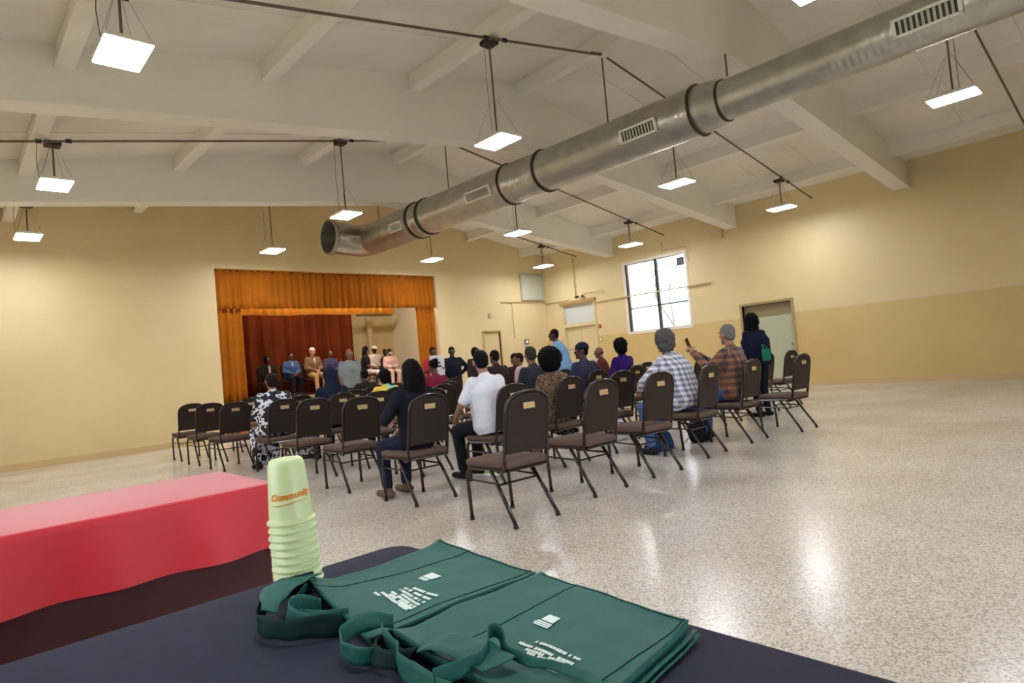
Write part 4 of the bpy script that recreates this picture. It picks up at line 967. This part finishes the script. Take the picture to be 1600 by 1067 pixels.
# ------------------------------------------------------------------ green tote bags
def lerp2(P, u, v):
    a = P[0].lerp(P[1], u); b = P[3].lerp(P[2], u); return a.lerp(b, v)
def tote(name, P, zb, th, label, seams, seed, curl):
    """P = outline on the table: (mouth far, base far, base near, mouth near); u runs mouth -> base, v far -> near"""
    P = [V((x, y, 0)) for x, y in P]
    def zt(u, v):
        q = lerp2(P, u, v)
        w_ = noise.noise(V((q.x*7, q.y*7, seed)))*.006+noise.noise(V((q.x*22, q.y*22, seed)))*.0018
        # the gussets fold in along both sides: slight roll at the edges
        ed = min(v, 1-v); rim = .004*math.exp(-ed*22)
        return zb+th+w_+rim+curl(u, v)
    bm = NB(); nu, nv = 44, 40
    top = grid_sheet(bm, lambda u, v: lerp2(P, u, v)+V((noise.noise(V((u*4, v*4, seed+9)))*.004, noise.noise(V((u*4, v*4, seed+5)))*.004, zt(u, v))), nu, nv)
    low = grid_sheet(bm, lambda u, v: lerp2(P, .02+u*.96, .02+v*.96)+V((0, 0, zb+.0008+max(0, curl(u, v)-.003))), nu, nv)
    for f in bm.faces[-nu*nv:]: f.normal_flip()
    def edge(a, b):
        for i in range(len(a)-1): bm.faces.new((a[i], b[i], b[i+1], a[i+1]))
    edge([r[0] for r in top], [r[0] for r in low]); edge([r[-1] for r in low], [r[-1] for r in top]); edge(top[0][::-1], low[0][::-1]); edge(top[-1], low[-1])
    bmesh.ops.recalc_face_normals(bm, faces=bm.faces[:])
    o = obj(name, bm, BAG, None, True); tag(o, label, 'bag', 'green tote bags')
    pt = lambda u, v, dz=0: lerp2(P, u, v)+V((0, 0, zt(u, v)+dz))
    for (a, b) in seams:
        sb = NB(); tube(sb, [pt(a[0]+(b[0]-a[0])*i/24, a[1]+(b[1]-a[1])*i/24, .0004) for i in range(25)], .0008, 6); obj('seam', sb, BAGD, o, True)
    # folded gusset layers showing along the near edge
    for kk in (1, 2):
        sb = NB()
        grid_sheet(sb, lambda u, v: lerp2(P, u, 1)+V((0, -.004*kk-.006*v, zb+th*(.75-.28*kk)+(zt(u, 1)-zb-th)*.6)) , 24, 1)
        g = obj('gusset', sb, BAG, o, True); g.modifiers.new('t', 'SOLIDIFY').thickness = .0012
    return o, pt
def text_strokes(parent, pt, rows):
    """illegible white print: runs of short letter-like bars"""
    for (u0, v0, u1, v1, hgt) in rows:
        bm = NB(); a = V((u0, v0)); b = V((u1, v1)); d = b-a; L = d.length; dn = d/L; pn = V((-dn.y, dn.x)); t = 0
        while t < L:
            ww = random.uniform(.010, .020)
            if random.random() < .14: t += .012; continue
            c0 = a+dn*t; c1 = a+dn*min(L, t+ww*.8); hh = hgt*random.uniform(.75, 1)
            q = [c0-pn*hh/2, c1-pn*hh/2, c1+pn*hh/2, c0+pn*hh/2]
            vs = [bm.verts.new(pt(p_.x, p_.y, .0012)) for p_ in q]; bm.faces.new(vs); t += ww
        g = obj('print', bm, INK, parent, label='white printed lines of lettering'); g.modifiers.new('t', 'SOLIDIFY').thickness = .0004
def ribbon(name, pts, wvec, parent, m=BAG, n=8):
    """strap: pts centre line, wvec = width vector(s)"""
    # catmull-rom
    P = [V(p) for p in pts]; W = [V(x) for x in wvec] if isinstance(wvec[0], (tuple, list, V)) else [V(wvec)]*len(P); out = []; ow = []
    for i in range(len(P)-1):
        p0 = P[max(i-1, 0)]; p1 = P[i]; p2 = P[i+1]; p3 = P[min(i+2, len(P)-1)]
        for k in range(n):
            t = k/n; out.append(.5*((2*p1)+(p2-p0)*t+(2*p0-5*p1+4*p2-p3)*t*t+(3*p1-p0-3*p2+p3)*t**3)); ow.append(W[i].lerp(W[i+1], t))
    out.append(P[-1]); ow.append(W[-1]); bm = NB()
    def cr(p): return V((noise.noise(p*38), noise.noise(p*38+V((7, 0, 0))), noise.noise(p*38+V((0, 9, 0)))*.6))*.0045
    vs = [[bm.verts.new(a+b*k+cr(a+b*k)) for k in (-.5, -.25, 0, .25, .5)] for a, b in zip(out, ow)]
    for a, b in zip(vs, vs[1:]):
        for k in range(4): bm.faces.new((a[k], b[k], b[k+1], a[k+1]))
    o = obj(name, bm, m, parent, True); o.modifiers.new('t', 'SOLIDIFY').thickness = .0016; return o
c1 = lambda u, v: .02*max(0, 1-u/.2)**1.5*(1-v)+.006*max(0, u-.9)*10*(1-v)
P1 = [(.468, 1.104), (.762, 1.10), (.748, .797), (.43, .81)]
b1, pt1 = tote('tote_bag', P1, TZ, .013, 'green tote bag with white print lying nearer the cups', [((.0, .17), (1, .36)), ((0, .90), (1, .95)), ((.985, .02), (.985, .98))], 1.3, c1)
def quads(b, pt, name, qs, label):
    bm = NB()
    for (u0, u1, v0, v1) in qs:
        vs = [bm.verts.new(pt(u, v, .0013)) for u, v in ((u0, v0), (u1, v0), (u1, v1), (u0, v1))]; bm.faces.new(vs)
    g = obj(name, bm, INK, b, label=label); g.modifiers.new('t', 'SOLIDIFY').thickness = .0004
_pt1 = pt1
def pt1(u, v, dz=0):
    old = .33 if u > .5 else .348; new = old-(.027 if u > .5 else .047)
    return _pt1(u, (v*old-(old-new))/new, dz)
quads(b1, pt1, 'logo', [(.572, .64, .505, .60), (.553, .564, .505, .59), (.536, .547, .51, .60)], 'small white square logo')
text_strokes(b1, pt1, [(.25, .55, .25, .61, .02), (.28, .575, .272, .87, .022), (.30, .63, .292, .87, .022), (.322, .61, .314, .87, .022), (.345, .68, .34, .865, .02), (.368, .62, .372, .862, .022), (.396, .61, .41, .855, .022), (.43, .66, .458, .85, .022), (.285, .74, .29, .86, .03)])
P2 = [(.445, .775), (.752, .79), (.712, .475), (.44, .44)]
c2 = lambda u, v: .010*max(0, 1-u/.12)**1.5+.004*max(0, u-.9)*10*v
b2, pt2 = tote('tote_bag', P2, TZ, .017, 'green tote bag with a handle folded over its print, nearest the camera', [((.0, .27), (1, .30)), ((.1, .89), (1, .975)), ((.985, .02), (.985, .98))], 4.1, c2)
quads(b2, pt2, 'logo', [(.578, .64, .41, .483), (.556, .568, .40, .49), (.54, .551, .395, .49), (.526, .535, .40, .49)], 'small white square logo')
text_strokes(b2, pt2, [(.352, .46, .357, .77, .022), (.40, .53, .402, .776, .022), (.325, .535, .336, .74, .022), (.303, .56, .315, .70, .022), (.225, .395, .238, .45, .03), (.25, .51, .278, .75, .024)])
# bag 1: open mouth with folded gusset and loop at the left
Z = TZ
ribbon('mouth_gusset', [(.485, 1.098, Z+.026), (.435, 1.085, Z+.03), (.39, 1.055, Z+.03), (.345, 1.0, Z+.024), (.35, .945, Z+.022), (.39, .905, Z+.02), (.43, .885, Z+.016)], (0, .004, .03), b1, BAGD)  # bag fabric coloured darker to put in the shade of the mouth
ribbon('mouth_gusset', [(.48, 1.09, Z+.02), (.44, 1.06, Z+.022), (.41, 1.02, Z+.016), (.405, .98, Z+.014), (.43, .93, Z+.014)], (.012, .0, .02), b1)
ribbon('mouth_flap', [(.475, 1.095, Z+.038), (.43, 1.065, Z+.046), (.385, 1.03, Z+.046), (.36, .985, Z+.036)], [(.03, -.03, 0), (.035, -.035, -.004), (.03, -.03, -.006), (.02, -.01, -.01)], b1)
ribbon('handle', [(.44, .98, Z+.02), (.41, 1.0, Z+.03), (.38, .97, Z+.028), (.40, .93, Z+.02), (.45, .91, Z+.018)], (.004, 0, .024), b1)
# bag 2: bright standing loop, tangled handle, strap over the print
ribbon('handle', [(.465, .80, Z+.03), (.435, .825, Z+.034), (.40, .83, Z+.024), (.385, .80, Z+.018), (.395, .765, Z+.016), (.42, .755, Z+.014)], [(0, 0, .02), (.01, .01, .022), (.006, .014, .028), (0, .01, .03), (-.01, 0, .026), (0, 0, .02)], b2)
ribbon('mouth_gusset', [(.445, .80, Z+.02), (.43, .775, Z+.024), (.425, .74, Z+.02), (.41, .70, Z+.018), (.405, .64, Z+.016), (.41, .55, Z+.016), (.42, .45, Z+.014)], (.004, 0, .03), b2)
ribbon('mouth_gusset', [(.46, .79, Z+.012), (.41, .765, Z+.02), (.405, .73, Z+.018), (.43, .70, Z+.02)], (.012, 0, .022), b2, BAGD)  # same bag fabric, shade painted in with the darker green
ribbon('handle', [(.405, .62, Z+.028), (.44, .60, Z+.034), (.475, .607, Z+.036), (.497, .628, Z+.044), (.506, .622, Z+.046), (.500, .60, Z+.03), (.505, .565, Z+.025), (.514, .53, Z+.024), (.522, .495, Z+.023), (.512, .465, Z+.023), (.48, .435, Z+.025), (.43, .43, Z+.024)],
       [(0, 0, .02), (.004, 0, .02), (.004, .0, .018), (0, 0, .018), (.002, 0, .02), (.004, 0, .016), (.006, 0, .010), (.008, 0, .008), (.010, 0, .008), (.012, -.006, .01), (.0, -.02, .004), (0, -.02, .0)], b2)
ribbon('mouth_flap', [(.44, .70, Z+.03), (.455, .665, Z+.04), (.47, .62, Z+.035), (.47, .58, Z+.03)], [(.02, .02, .0), (.045, .02, .0), (.05, 0, .0), (.05, 0, -.0)], b2)

# ------------------------------------------------------------------ bake modifiers of the organic meshes
bpy.context.view_layer.update()
dg = bpy.context.evaluated_depsgraph_get()
res = [(o, bpy.data.meshes.new_from_object(o.evaluated_get(dg))) for o in TOAPPLY]
for o, me in res:
    o.modifiers.clear(); old = o.data; o.data = me; me.name = o.name
    for p_ in me.polygons: p_.use_smooth = True
